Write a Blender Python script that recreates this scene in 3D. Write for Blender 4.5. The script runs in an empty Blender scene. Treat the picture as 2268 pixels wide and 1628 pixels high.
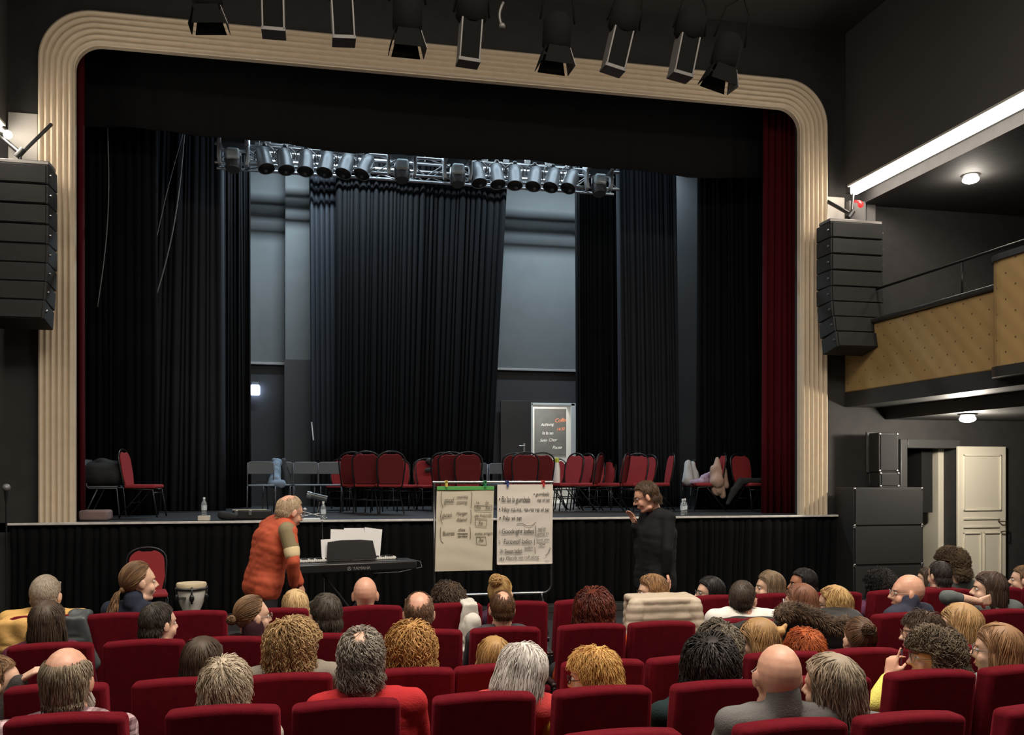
import bpy, bmesh, math, random
import numpy as np
from mathutils import Vector, Matrix, Euler
R = math.radians
SC = bpy.context.scene
COL = SC.collection
random.seed(7)
RNG = np.random.default_rng(7)

# ------------------------------------------------------------------ camera
F = 2022.0; TH = R(12.0); CX, HY = 1134.0, 1050.0; H = 1.91
cd = bpy.data.cameras.new('camera'); cd.sensor_width = 36; cd.lens = 36 * F / 2268
cd.shift_y = (HY - 814) / 2268; cd.clip_end = 200
cam = bpy.data.objects.new('camera', cd); COL.objects.link(cam)
cam.location = (0, 0, H); cam.rotation_euler = (R(90), 0, -TH); SC.camera = cam
SC.view_settings.view_transform = 'Standard'; SC.view_settings.look = 'None'
SC.view_settings.gamma = 1; SC.view_settings.exposure = 0.35; SC.view_settings.use_curve_mapping = False
w = bpy.data.worlds.new('world'); SC.world = w; w.use_nodes = True
w.node_tree.nodes['Background'].inputs[0].default_value = (0.55, 0.6, 0.7, 1)
w.node_tree.nodes['Background'].inputs[1].default_value = 0.004

def area(name, loc, rot, sx, sy, power, col=(1, 1, 1), spread=180):
    l = bpy.data.lights.new(name, 'AREA'); l.shape = 'RECTANGLE'; l.size = sx; l.size_y = sy
    l.energy = power; l.color = col; l.spread = R(spread)
    o = bpy.data.objects.new(name, l); COL.objects.link(o); o.location = loc; o.rotation_euler = rot
    return o
WARM = (1.0, 0.89, 0.76)
area('house_light_front', (2.0, 4.6, 8.3), (R(4), 0, 0), 7.0, .8, 330, WARM)
area('house_light_middle', (2.2, 2.9, 8.3), (0, 0, 0), 6.0, .8, 420, WARM)
COOL = (0.72, 0.88, 1.0)
area('stage_work_light_one', (0.4, 16.6, 7.95), (R(12), 0, 0), 2.6, 0.14, 215, COOL)
area('stage_work_light_two', (4.9, 16.6, 7.95), (R(12), 0, 0), 3.2, 0.14, 190, COOL)
area('stage_work_light_front', (2.4, 14.3, 8.3), (R(28), 0, 0), 6.0, 0.3, 48, COOL)
area('corridor_light', (4.9, 20.0, 4.1), (0, 0, 0), 1.2, 1.0, 70, (1, .96, .9))

# ------------------------------------------------------------------ projection helper
def P(px, py, Y):
    u = (px - CX) / F
    d = Y / (math.cos(TH) - u * math.sin(TH))
    return Vector((d * (math.sin(TH) + u * math.cos(TH)), Y, H + (HY - py) / F * d))
def PX(px, Y): return P(px, HY, Y).x

# ------------------------------------------------------------------ materials
MATS = {}
def mat(name, col, rough=.6, metal=0, bump=0, bscale=60, var=0, vscale=6, sheen=0, spec=.5, emit=None, estr=0, trans=0, sss=0, col2=None):
    if name in MATS: return MATS[name]
    m = bpy.data.materials.new(name); m.use_nodes = True
    nt = m.node_tree; b = nt.nodes['Principled BSDF']
    b.inputs['Base Color'].default_value = (*col, 1); b.inputs['Roughness'].default_value = rough
    b.inputs['Metallic'].default_value = metal; b.inputs['Specular IOR Level'].default_value = spec
    if sheen:
        b.inputs['Sheen Weight'].default_value = sheen; b.inputs['Sheen Roughness'].default_value = .4
        b.inputs['Sheen Tint'].default_value = (*[min(1, c * 2.2 + .015) for c in col], 1)
    if emit: b.inputs['Emission Color'].default_value = (*emit, 1); b.inputs['Emission Strength'].default_value = estr
    if trans: b.inputs['Transmission Weight'].default_value = trans
    if sss:
        b.inputs['Subsurface Weight'].default_value = sss; b.inputs['Subsurface Radius'].default_value = (.01, .004, .002)
        b.inputs['Subsurface Scale'].default_value = 1
    tc = nt.nodes.new('ShaderNodeTexCoord')
    if var or col2:
        n = nt.nodes.new('ShaderNodeTexNoise'); n.inputs['Scale'].default_value = vscale; n.inputs['Detail'].default_value = 4
        nt.links.new(tc.outputs['Object'], n.inputs['Vector'])
        r = nt.nodes.new('ShaderNodeValToRGB'); r.color_ramp.elements[0].position = .3; r.color_ramp.elements[1].position = .7
        c2 = col2 if col2 else tuple(c * (1 - var) for c in col)
        r.color_ramp.elements[0].color = (*c2, 1); r.color_ramp.elements[1].color = (*col, 1)
        nt.links.new(n.outputs['Fac'], r.inputs[0]); nt.links.new(r.outputs[0], b.inputs['Base Color'])
    if bump:
        n = nt.nodes.new('ShaderNodeTexNoise'); n.inputs['Scale'].default_value = bscale; n.inputs['Detail'].default_value = 3
        nt.links.new(tc.outputs['Object'], n.inputs['Vector'])
        bp = nt.nodes.new('ShaderNodeBump'); bp.inputs['Strength'].default_value = bump; bp.inputs['Distance'].default_value = .01
        nt.links.new(n.outputs['Fac'], bp.inputs['Height']); nt.links.new(bp.outputs[0], b.inputs['Normal'])
    MATS[name] = m
    return m
BLACK = mat('black_paint', (.012, .012, .012), .75)
WALLD = mat('dark_wall_paint', (.038, .036, .035), .8, bump=.25, bscale=25, var=.25)
CEIL = mat('dark_ceiling_paint', (.06, .057, .054), .85, bump=.2, bscale=30)
CREAM = mat('cream_plaster', (.72, .60, .44), .65, bump=.12, bscale=80, var=.08, vscale=9)
STFLOOR = mat('worn_stage_floor', (.045, .047, .05), .5, bump=.3, bscale=35, var=.5, vscale=14)
VELVET = mat('red_velvet', (.135, .006, .013), .9, bump=.35, bscale=260, var=.25, vscale=22, sheen=.9, spec=.08)
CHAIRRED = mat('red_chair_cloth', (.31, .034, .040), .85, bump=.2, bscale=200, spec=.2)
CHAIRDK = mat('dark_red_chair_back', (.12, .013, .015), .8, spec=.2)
TUBE = mat('black_tube', (.012, .012, .013), .3)
STEEL = mat('brushed_steel', (.5, .5, .5), .3, 1)
ALU = mat('aluminium', (.62, .65, .68), .35, 1)
GREYPL = mat('grey_chair_plastic', (.13, .15, .17), .5)
CLOTHB = mat('black_stage_cloth', (.0055, .0058, .0064), .9, bump=.2, bscale=120, sheen=.05, spec=.08)
CLOTHG = mat('charcoal_stage_cloth', (.026, .029, .035), .9, bump=.2, bscale=120, sheen=.15, spec=.1)
CLOTHR = mat('dark_red_stage_cloth', (.07, .004, .007), .85, bump=.2, bscale=120, sheen=.1, spec=.1)
GREYW = mat('grey_back_wall', (.125, .135, .137), .8, var=.1, vscale=3)
SPK = mat('speaker_black', (.010, .010, .010), .65, bump=.4, bscale=300)
SPKG = mat('speaker_grille', (.012, .0115, .011), .65, .1, bump=.6, bscale=400)
WHITEP = mat('white_door_paint', (.78, .73, .60), .45)
PLATE = mat('pale_wall_plate', (.5, .48, .44), .6)
GLOW = mat('led_strip_light', (1, 1, 1), .5, emit=(1, .90, .78), estr=22)
LAMPG = mat('lamp_globe_light', (1, 1, 1), .5, emit=(1, .93, .82), estr=30)
EXITG = mat('emergency_lamp_light', (1, 1, 1), .5, emit=(.55, .68, 1), estr=9)
PAPER = mat('flipchart_paper', (.66, .60, .47), .8, bump=.2, bscale=12)
PAPERW = mat('white_flipchart_paper', (.78, .72, .64), .8, bump=.2, bscale=12)
INK = mat('marker_ink', (.02, .02, .022), .6)
INKG = mat('faded_marker_ink', (.13, .11, .08), .7)
WPAPER = mat('white_sheet_paper', (.8, .8, .8), .7)

# ------------------------------------------------------------------ mesh helpers
class MB:
    def __init__(s): s.v = []; s.f = []
    def add(s, v, f):
        o = len(s.v); s.v.extend([tuple(p) for p in v]); s.f.extend([tuple(i + o for i in q) for q in f]); return s
    def box(s, lo, hi, M=None):
        x0, y0, z0 = lo; x1, y1, z1 = hi
        v = [Vector(p) for p in ((x0, y0, z0), (x1, y0, z0), (x1, y1, z0), (x0, y1, z0), (x0, y0, z1), (x1, y0, z1), (x1, y1, z1), (x0, y1, z1))]
        if M is not None: v = [M @ p for p in v]
        return s.add(v, [(0, 3, 2, 1), (4, 5, 6, 7), (0, 1, 5, 4), (1, 2, 6, 5), (2, 3, 7, 6), (3, 0, 4, 7)])
    def rev(s, pts, p0, axis, n=16):          # pts: (along, radius)
        a = Vector(axis).normalized(); t = a.orthogonal().normalized(); b = a.cross(t); p0 = Vector(p0)
        v = []; f = []
        for h, r in pts:
            for k in range(n):
                an = 2 * math.pi * k / n
                v.append(p0 + a * h + (t * math.cos(an) + b * math.sin(an)) * max(r, 1e-4))
        m = len(pts)
        for i in range(m - 1):
            for k in range(n):
                k2 = (k + 1) % n; f.append((i * n + k, i * n + k2, (i + 1) * n + k2, (i + 1) * n + k))
        f.append(tuple(range(n))[::-1]); f.append(tuple((m - 1) * n + k for k in range(n)))
        return s.add(v, f)
    def cyl(s, p0, p1, r0, r1=None, n=12):
        p0 = Vector(p0); p1 = Vector(p1); r1 = r0 if r1 is None else r1
        L = (p1 - p0).length
        if L < 1e-6: return s
        return s.rev([(0, r0), (L, r1)], p0, p1 - p0, n)
    def tube(s, pts, r, n=8, closed=False):
        pts = [Vector(p) for p in pts]; m = len(pts); v = []; f = []; up = None
        for i, p in enumerate(pts):
            a = pts[(i + 1) % m] - p if (closed or i < m - 1) else p - pts[i - 1]
            if i > 0 or closed: a = a.normalized() + (p - pts[i - 1]).normalized()
            if a.length < 1e-9: a = Vector((0, 0, 1))
            a.normalize()
            if up is None: up = a.orthogonal().normalized()
            up = (up - a * up.dot(a)).normalized(); b = a.cross(up)
            for k in range(n):
                an = 2 * math.pi * k / n; v.append(p + (up * math.cos(an) + b * math.sin(an)) * r)
        for i in range(m if closed else m - 1):
            j = (i + 1) % m
            for k in range(n):
                k2 = (k + 1) % n; f.append((i * n + k, i * n + k2, j * n + k2, j * n + k))
        if not closed: f.append(tuple(range(n))[::-1]); f.append(tuple((m - 1) * n + k for k in range(n)))
        return s.add(v, f)
    def cap(s, p0, r0, p1, r1, n=14):         # tapered capsule
        p0 = Vector(p0); p1 = Vector(p1); d = p1 - p0; L = d.length
        if L < 1e-5: d = Vector((0, 0, 1)); L = 1e-5
        pr = [(-r0 * math.cos(a), r0 * math.sin(a)) for a in np.linspace(0, math.pi / 2, 5)]
        pr += [(L + r1 * math.sin(a), r1 * math.cos(a)) for a in np.linspace(0, math.pi / 2, 5)]
        return s.rev(pr, p0, d, n)
    def ell(s, c, r, M=None, n=16, m=10):
        c = Vector(c); v = []; f = []
        for i in range(m + 1):
            t = math.pi * i / m
            for k in range(n):
                a = 2 * math.pi * k / n
                p = Vector((r[0] * math.sin(t) * math.cos(a), r[1] * math.sin(t) * math.sin(a), -r[2] * math.cos(t)))
                if i in (0, m): p = p + Vector((1e-4 * math.cos(a), 1e-4 * math.sin(a), 0))
                v.append(c + (M @ p if M is not None else p))
        for i in range(m):
            for k in range(n):
                k2 = (k + 1) % n; f.append((i * n + k, i * n + k2, (i + 1) * n + k2, (i + 1) * n + k))
        f.append(tuple(range(n))[::-1]); f.append(tuple(m * n + k for k in range(n)))
        return s.add(v, f)
    def prism(s, poly, axis_vec, origin=(0, 0, 0), U=(1, 0, 0), V=(0, 0, 1)):   # poly (u,v) extruded along axis_vec
        o = Vector(origin); U = Vector(U); V = Vector(V); A = Vector(axis_vec); n = len(poly)
        a = [o + U * p[0] + V * p[1] for p in poly]; b = [p + A for p in a]
        return s.add(a + b, [tuple(range(n)), tuple(range(2 * n - 1, n - 1, -1))] + [(i, i + n, (i + 1) % n + n, (i + 1) % n) for i in range(n)])
    def mesh(s, name):
        me = bpy.data.meshes.new(name); me.from_pydata(s.v, [], s.f); me.update(); return me
    def obj(s, name, m, parent=None, smooth=False, bevel=0, seg=2, loc=None, fixn=True):
        me = s.mesh(name)
        if fixn or bevel:
            bm = bmesh.new(); bm.from_mesh(me)
            bmesh.ops.recalc_face_normals(bm, faces=bm.faces[:])
            bm.to_mesh(me); bm.free()
        o = bpy.data.objects.new(name, me); COL.objects.link(o)
        if m is not None: me.materials.append(m)
        if smooth:
            me.polygons.foreach_set('use_smooth', [True] * len(me.polygons))
            if smooth == 'auto': me.set_sharp_from_angle(angle=R(40))
        if bevel:
            b = o.modifiers.new('bevel', 'BEVEL'); b.width = bevel; b.segments = seg; b.limit_method = 'ANGLE'
            me.polygons.foreach_set('use_smooth', [True] * len(me.polygons)); me.set_sharp_from_angle(angle=R(50))
        if parent is not None: o.parent = parent
        if loc is not None: o.location = loc
        return o

def tag(o, label, cat, group=None, kind=None):
    o['label'] = label; o['category'] = cat
    if group: o['group'] = group
    if kind: o['kind'] = kind
    return o
def thing(name, label, cat, loc=(0, 0, 0), rz=0, group=None):
    o = bpy.data.objects.new(name, None); COL.objects.link(o); o.empty_display_size = .1
    o.location = loc; o.rotation_euler = (0, 0, rz)
    return tag(o, label, cat, group)
def struct(mb, name, m, **k):
    o = mb.obj(name, m, **k)
    if not k.get('parent'): o['kind'] = 'structure'
    return o
def kids(o): return [c for c in bpy.data.objects if c.parent == o]
KC = {}
def dup(root, loc, rz=0, label=None, group=None, scale=None, mats=None):
    if root not in KC: KC[root] = [(c, kids(c)) for c in kids(root)]
    r = root.copy(); COL.objects.link(r); r.location = loc; r.rotation_euler = (0, 0, rz)
    if label: r['label'] = label
    if group: r['group'] = group
    if scale: r.scale = scale
    for ch, gs in KC[root]:
        c = ch.copy(); COL.objects.link(c); c.parent = r
        for g in gs:
            d = g.copy(); COL.objects.link(d); d.parent = c
    return r
def rotz(a): return Matrix.Rotation(a, 4, 'Z')

# ================================================================== SETTING
PY = 12.7                    # face of the proscenium wall
STZ = H - .62                # stage floor height
XL, XR = -3.48, 7.57         # frame outer edges
FT = H + 5.95                # frame outer top
LEDZ = H + 4.28
struct(MB().box((-6.5, -4, -.1), (11.4, PY, 0)), 'floor', mat('dark_carpet', (.02, .016, .016), .95, bump=.4, bscale=150))
struct(MB().box((-6.5, -4, 8.7), (11.4, PY + .3, 8.9)), 'ceiling', CEIL)
# proscenium wall, opening rounded by the frame over it
DX0, DX1, DZ = PX(2005, PY), PX(2118, PY), P(2060, 993, PY).z
mb = MB()
mb.box((-6.5, PY, 0), (XL + .3, PY + .3, 8.7)); mb.box((XR - .3, PY, 0), (DX0, PY + .3, 8.7))
mb.box((XL + .3, PY, FT - .3), (XR - .3, PY + .3, 8.7)); mb.box((DX0, PY, DZ), (DX1, PY + .3, 8.7))
mb.box((DX1, PY, 0), (11.4, PY + .3, 8.7))
struct(mb, 'wall_front', WALLD)
struct(MB().box((-6.7, -4, 0), (-6.5, PY + .3, 8.7)), 'wall_left', WALLD)
struct(MB().box((11.2, -4, 0), (11.4, PY + .3, 8.7)), 'wall_right', WALLD)
struct(MB().box((-6.5, -4.2, 0), (11.4, -4, 8.7)), 'wall_back', WALLD)
# upper side walls carrying the light strips
struct(MB().box((7.96, -4, LEDZ + .04), (8.2, PY, 8.7)), 'trim_1', CEIL)
struct(MB().box((-4.15, -4, LEDZ + .04), (-3.87, PY, 8.7)), 'trim_2', CEIL)
for nm, x, lab in (('light_strip', 7.90, 'long glowing light strip along the wall above the balcony'), ('light_strip', -3.88, 'bright end of light strip beside the cream frame above hanging speaker column')):
    t = thing(nm, lab, 'light strip', (x, 4.2, LEDZ))
    MB().box((-.055, -8.2, -.07), (.055, 8.2, .06)).obj('strip_diffuser', GLOW, t, bevel=.02)
    MB().box((-.07, -8.25, .06), (.07, 8.25, .09)).obj('strip_channel', PLATE, t)

# fluted cream frame (one continuous moulding)
def frame_mesh():
    W = .43; prof = []
    prof += [(0, 0), (0, .10)]
    nr = 6
    for k in range(nr):
        o0 = .012 + k * (W - .024) / nr; wd = (W - .024) / nr
        for a in np.linspace(.12, .88, 5): prof.append((o0 + wd * a, .10 + .035 * math.sin(math.pi * a) + .012 * (nr - 1 - k)))
        prof.append((o0 + wd * .98, .092 + .012 * (nr - 1 - k)))
    prof += [(W, .09), (W, .0)]
    v = []; f = []; m = len(prof); npth = 0
    RO = .68
    def path(o):
        r = max(RO - o * .8, .05); x0, x1, z1 = XL + o, XR - o, FT - o; pts = [(x0, STZ + .0)]
        for z in np.linspace(STZ + 1, z1 - r - .2, 4): pts.append((x0, z))
        for a in np.linspace(math.pi, math.pi / 2, 14): pts.append((x0 + r + r * math.cos(a), z1 - r + r * math.sin(a)))
        for x in np.linspace(x0 + r + .3, x1 - r - .3, 5): pts.append((x, z1))
        for a in np.linspace(math.pi / 2, 0, 14): pts.append((x1 - r + r * math.cos(a), z1 - r + r * math.sin(a)))
        for z in np.linspace(z1 - r - .2, STZ + 1, 4): pts.append((x1, z))
        pts.append((x1, STZ + .0)); return pts
    for (o, d) in prof:
        p = path(o); npth = len(p); v += [(x, PY - d, z) for x, z in p]
    for i in range(m - 1):
        for k in range(npth - 1): f.append((i * npth + k, i * npth + k + 1, (i + 1) * npth + k + 1, (i + 1) * npth + k))
    b = MB(); b.v = v; b.f = f; return b
fr = frame_mesh().obj('trim_3', CREAM, smooth='auto'); fr['kind'] = 'structure'; fr['label'] = 'fluted cream proscenium frame with rounded corners'

# stage
EY = 12.42
SX0, SX1 = PX(16, EY), PX(1885, EY)
struct(MB().box((SX0, EY + .09, STZ - .12), (SX1, PY + .02, STZ)).box((SX0, EY, STZ - .028), (SX1, EY + .09, STZ)).box((XL - 1.5, PY + .0, STZ - .12), (XR + 1.6, 18.6, STZ)), 'stage_floor', STFLOOR)
struct(MB().box((SX0, EY - .03, STZ - .022), (SX1, EY + .0, STZ + .010)), 'trim_4', mat('worn_metal_edge', (.85, .83, .78), .4, .1, var=.3, vscale=8), bevel=.006)
def pleat(name, x0, x1, y, z0, z1, n, amp, m, xb0=None, xb1=None, seed=1, label=None, cat=None, group=None, parent=None, kind=None, wav=0, nz=7, loc=None):
    rg = np.random.default_rng(seed); per = 8; N = n * per; xb0 = x0 if xb0 is None else xb0; xb1 = x1 if xb1 is None else xb1
    wd = rg.uniform(.5, 1.5, n); wd = np.concatenate([[0], np.cumsum(wd)]); wd /= wd[-1]; am = rg.uniform(.45, 1.2, n) * amp
    tt = []; dd = []
    for k in range(n):
        for j in range(per):
            s = j / per; tt.append(wd[k] + (wd[k + 1] - wd[k]) * s); dd.append(-am[k] * math.sin(math.pi * s) ** .8 if s > 0 else 0)
    tt.append(1); dd.append(0); tt = np.array(tt); dd = np.array(dd)
    v = []; f = []; ph = rg.uniform(0, 6, n + 1)
    for i in range(nz):
        h = i / (nz - 1); z = z1 + (z0 - z1) * h
        xx = (x0 + (x1 - x0) * tt) * (1 - h) + (xb0 + (xb1 - xb0) * tt) * h + .012 * np.sin(tt * 40 + h * 3)
        bow = .08 * np.sin(tt * 5 + seed) * h
        for a in range(len(tt)):
            v.append((xx[a], y + dd[a] * (.75 + .4 * h) + bow[a], z + (wav * math.sin(tt[a] * 37 + seed) * .5 + wav * math.sin(tt[a] * 13) if i == nz - 1 else 0)))
    M = len(tt)
    for i in range(nz - 1):
        for a in range(M - 1): f.append((i * M + a, i * M + a + 1, (i + 1) * M + a + 1, (i + 1) * M + a))
    b = MB(); b.v = v; b.f = f
    o = b.obj(name, m, parent, smooth=True, fixn=False); sm = o.modifiers.new('thickness', 'SOLIDIFY'); sm.thickness = .012
    if label: tag(o, label, cat or 'curtain', group)
    if kind: o['kind'] = kind
    return o
pleat('stage_skirt', SX0 + .02, SX1 - .02, EY + .075, 0.0, STZ - .03, 95, .075, CLOTHB, seed=3, label='black pleated skirt hanging from the stage edge to the floor', cat='curtain')
MB().box((SX0, EY + .13, 0), (SX1, EY + .2, STZ - .12)).obj('wall_stage_front', BLACK)['kind'] = 'structure'
struct(MB().box((SX0, EY - .25, 0), (SX1 + .3, EY - .02, .10)), 'baseboard_stage', mat('dark_step', (.03, .03, .03), .6), bevel=.01)

# stage house
BY = 18.5
wx0, wx1, wdz = PX(1175, BY), PX(1272, BY), P(1220, 893, BY).z
zl = P(620, 806, BY).z
bk = MB(); bk.box((-5, BY, STZ), (wx0, BY + .3, zl)); bk.box((wx1, BY, STZ), (9.5, BY + .3, zl)); bk.box((wx0, BY, wdz), (wx1, BY + .3, zl))
struct(bk, 'wall_stage_rear', mat('dark_rear_wall', (.035, .036, .038), .8, bump=.2, bscale=30))
struct(MB().box((-5, BY - .05, zl), (9.5, BY + .3, 9.6)), 'wall_stage_rear_upper', GREYW)
struct(MB().box((-5, BY - .09, zl - .03), (9.5, BY - .05, zl + .02)), 'trim_5', mat('grey_ledge', (.3, .3, .3), .5), bevel=.008)
struct(MB().box((PX(632, BY - .3), BY - .3, STZ), (PX(690, BY - .3), BY, 9.6)), 'pillar', GREYW)
struct(MB().box((PX(630, BY - .3), BY - .33, STZ), (PX(692, BY - .3), BY - .02, P(660, 797, BY - .3).z)), 'pillar_base', mat('dark_rear_wall2', (.05, .052, .055), .8))
struct(MB().box((-5.2, PY + .3, STZ), (-5, BY + .3, 9.6)), 'wall_stage_left', BLACK)
struct(MB().box((9.5, PY + .3, STZ), (9.7, BY + .3, 9.6)), 'wall_stage_right', BLACK)
struct(MB().box((-5.2, PY + .3, 9.6), (9.7, BY + .3, 9.7)), 'ceiling_stage', BLACK)
# corridor behind the stage door
CYL = mat('corridor_wall', (.42, .42, .40), .7)
cb = MB(); cb.box((wx0 - .5, BY + 2.6, STZ), (wx1 + 1.3, BY + 2.7, STZ + 3)); cb.box((wx0 - .1, BY + .3, STZ), (wx0, BY + 2.6, STZ + 3)); cb.box((wx1 + 1.2, BY + .3, STZ), (wx1 + 1.3, BY + 2.6, STZ + 3))
struct(cb, 'wall_corridor', CYL)
struct(MB().box((wx0 - .5, BY + .3, STZ - .1), (wx1 + 1.3, BY + 2.7, STZ)), 'floor_corridor', mat('corridor_floor', (.5, .5, .48), .5))
struct(MB().box((wx0 - .5, BY + .3, STZ + 3), (wx1 + 1.3, BY + 2.7, STZ + 3.1)), 'ceiling_corridor', CYL)
WFR = mat('white_frame', (.75, .75, .72), .5)
fm = MB().box((wx0 - .03, BY - .06, STZ), (wx0 + .04, BY + .32, wdz)).box((wx1 - .09, BY - .06, STZ), (wx1 + .05, BY + .32, wdz)).box((wx0, BY - .06, wdz - .06), (wx1, BY + .32, wdz))
struct(fm, 'door_1_frame', WFR, bevel=.01)
def text_mesh(lines, depth=.002):
    """lines: (text, x, z, size, shear, rot) laid in the XZ plane, facing -Y"""
    mb = MB()
    for ln in lines:
        t, x, z, s, sh, ro = ln[:6]; fit = ln[6] if len(ln) > 6 else None
        cu = bpy.data.curves.new('lettering', 'FONT'); cu.body = t; cu.size = s; cu.shear = sh; cu.extrude = depth / 2; cu.space_character = .92; cu.offset = -.011 * s
        o = bpy.data.objects.new('lettering', cu); COL.objects.link(o)
        dg = bpy.context.evaluated_depsgraph_get(); me = bpy.data.meshes.new_from_object(o.evaluated_get(dg))
        mx_ = max([v.co.x for v in me.vertices] + [1e-3]); sx_ = fit / mx_ if fit else 1
        for v in me.vertices: v.co.x *= sx_
        M = Matrix.Translation((x, 0, z)) @ Matrix.Rotation(-ro, 4, 'Y') @ Matrix.Rotation(R(90), 4, 'X')
        mb.add([M @ v.co for v in me.vertices], [tuple(p.vertices) for p in me.polygons])
        bpy.data.objects.remove(o); bpy.data.meshes.remove(me); bpy.data.curves.remove(cu)
    return mb
bbx0, bbx1 = PX(1186, BY + 2.5), PX(1262, BY + 2.5); bz0, bz1 = P(1220, 1007, BY + 2.5).z, P(1220, 905, BY + 2.5).z
t = thing('blackboard', 'dark blackboard with chalk writing seen through the rear stage door', 'blackboard', ((bbx0 + bbx1) / 2, BY + 2.58, bz0))
bw = (bbx1 - bbx0) / 2; bh = bz1 - bz0
MB().box((-bw, -.03, 0), (bw, .02, bh)).obj('board_face', mat('slate', (.09, .09, .085), .7, var=.25, vscale=5), t, bevel=.004)
o = text_mesh([('Achtung', -.28, .62 * bh, .10, .3, .05), ('la la so', -.25, .44 * bh, .11, .2, 0), ('Solo  Chor', -.3, .28 * bh, .10, .3, .04), ('Pause', 0, .12 * bh, .11, .3, .05)]).obj('chalk_writing', mat('chalk', (.75, .75, .72), .9), t); o.location.y = -.034
o = text_mesh([('Coffee', .06, .70 * bh, .13, .3, .1), ('14:30', .1, .52 * bh, .1, .3, .1)]).obj('orange_chalk_writing', mat('orange_chalk', (.8, .25, .12), .9), t); o.location.y = -.034
# black door leaf beside the doorway, open against the rear wall
t = thing('door_1', 'black door leaf standing open against the rear wall', 'door', (wx0 - .02, BY - .12, STZ)); t['kind'] = 'structure'
dw = wx0 - PX(1108, BY)
MB().box((-dw, -.02, 0), (0, .03, wdz - STZ + .03)).obj('door_panel', mat('black_door', (.03, .029, .028), .5), t, bevel=.006)
MB().box((-.17, -.04, 1.05), (-.13, -.02, 1.25)).cyl((-.15, -.03, 1.2), (-.15, -.09, 1.2), .01).cyl((-.15, -.09, 1.2), (-.27, -.09, 1.2), .01).obj('door_handle', STEEL, t, bevel=.003)

# curtains on stage
TY = 13.7
pleat('teaser_curtain', XL + .1, XR + .1, TY, P(1134, 357, TY).z, 8.9, 26, .035, mat('teaser_cloth', (.012, .012, .0125), .95, bump=.15, bscale=90, spec=.05), seed=5, wav=.035, label='wide black valance cloth hanging across the top of the stage opening', cat='curtain')
topz = 9.3
pleat('side_curtain', PX(110, 13.2), PX(184, 13.2), 13.2, STZ, topz, 7, .09, CLOTHR, xb1=PX(193, 13.2), seed=6, label='dark red curtain edge behind the frame at the speaker column with bright lamp', cat='curtain', group='red house curtains')
pleat('side_curtain', PX(1690, 13.3), PX(1800, 13.3), 13.3, STZ, topz, 9, .09, CLOTHR, seed=7, label='dark red curtain gathered beside the far frame pillar near the last red chair', cat='curtain', group='red house curtains')
LEGS = [
 (150, 345, 14.4, 12, .06, CLOTHB, 150, 352, 'black side drape behind the chair piled with a dark coat'),
 (338, 492, 15.9, 13, .12, CLOTHG, 300, 500, 'charcoal side drape with loose ropes hanging in front of it'),
 (482, 552, 17.2, 12, .10, CLOTHB, 482, 556, 'narrow black drape next to the lamp on the rear wall'),
 (745, 1130, 17.6, 34, .13, CLOTHB, 740, 1088, 'wide black backdrop drape in the middle slanting away from the door'),
 (684, 752, 17.9, 6, .12, CLOTHG, 690, 760, 'charcoal drape between the grey pillar and the middle backdrop'),
 (1272, 1368, 16.6, 12, .12, CLOTHB, 1276, 1372, 'black drape at the bright rear doorway'),
 (1362, 1492, 16.0, 17, .11, CLOTHG, 1374, 1502, 'bluish grey finely pleated drape past the rear doorway'),
 (1545, 1720, 14.6, 17, .07, CLOTHB, 1545, 1720, 'black drape beside the dark red curtain with the last red chair before it')]
for i, (a, b, y, n, am, m, c, d, lab) in enumerate(LEGS):
    pleat('stage_drape', PX(a, y), PX(b, y), y, STZ + .01, topz - .1, n, am, m, PX(c, y), PX(d, y), seed=20 + i, label=lab, cat='curtain', group='black stage drapes')
# grey flat between drapes
t = tag(MB().box((PX(1492, 16.9), 16.9, STZ + .01), (PX(1546, 16.9), 17.0, 9.2)).obj('stage_flat', mat('grey_flat', (.09, .095, .10), .85), bevel=.01), 'plain grey flat standing between the finely pleated drape and black drape', 'stage flat')
# ropes hanging by the drapes
def rope(pts, r, lab):
    return tag(MB().tube(pts, r, 6).obj('hanging_rope', mat('pale_rope', (.18, .18, .18), .8), smooth=True), lab, 'rope', 'ropes hanging by the side drapes')
def arc(a, b, n, sag=Vector((0, 0, 0))): return [a.lerp(b, i / n) + sag * math.sin(math.pi * i / n) for i in range(n + 1)]
rope([Vector((P(412, 300, 15.3).x, 15.3, 9.6))] + arc(P(408, 300, 15.3), P(325, 720, 15.3), 16, Vector((.10, 0, -.05))), .012, 'long pale rope slanting down to its tied end before the charcoal drape')
rope([Vector((P(410, 300, 15.35).x, 15.35, 9.6))] + arc(P(404, 300, 15.35), P(335, 590, 15.35), 12, Vector((-.03, 0, .0))), .007, 'thin pale line running beside the long slanting rope')
rope([Vector((P(240, 300, 14.0).x, 14.0, 9.6))] + arc(P(238, 285, 14.0), P(216, 680, 14.0), 16, Vector((.07, 0, 0))), .008, 'thin dark rope hanging close to the red curtain edge')
tag(MB().cyl(P(690, 935, 17.7), P(694, 975, 17.7), .012).obj('white_rod', WPAPER), 'short white rod hanging on the charcoal drape beside the grey pillar', 'rod')
# rear wall emergency lamp
p = P(565, 864, BY - .08); t = thing('emergency_lamp', 'small bluish white lamp glowing on the dark rear wall', 'lamp', p)
MB().box((-.09, -.05, -.10), (.09, .06, .10)).obj('lamp_glass', EXITG, t, bevel=.03); MB().box((-.07, -.02, .10), (.07, .06, .16)).obj('lamp_housing', GREYW, t, bevel=.01)

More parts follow.
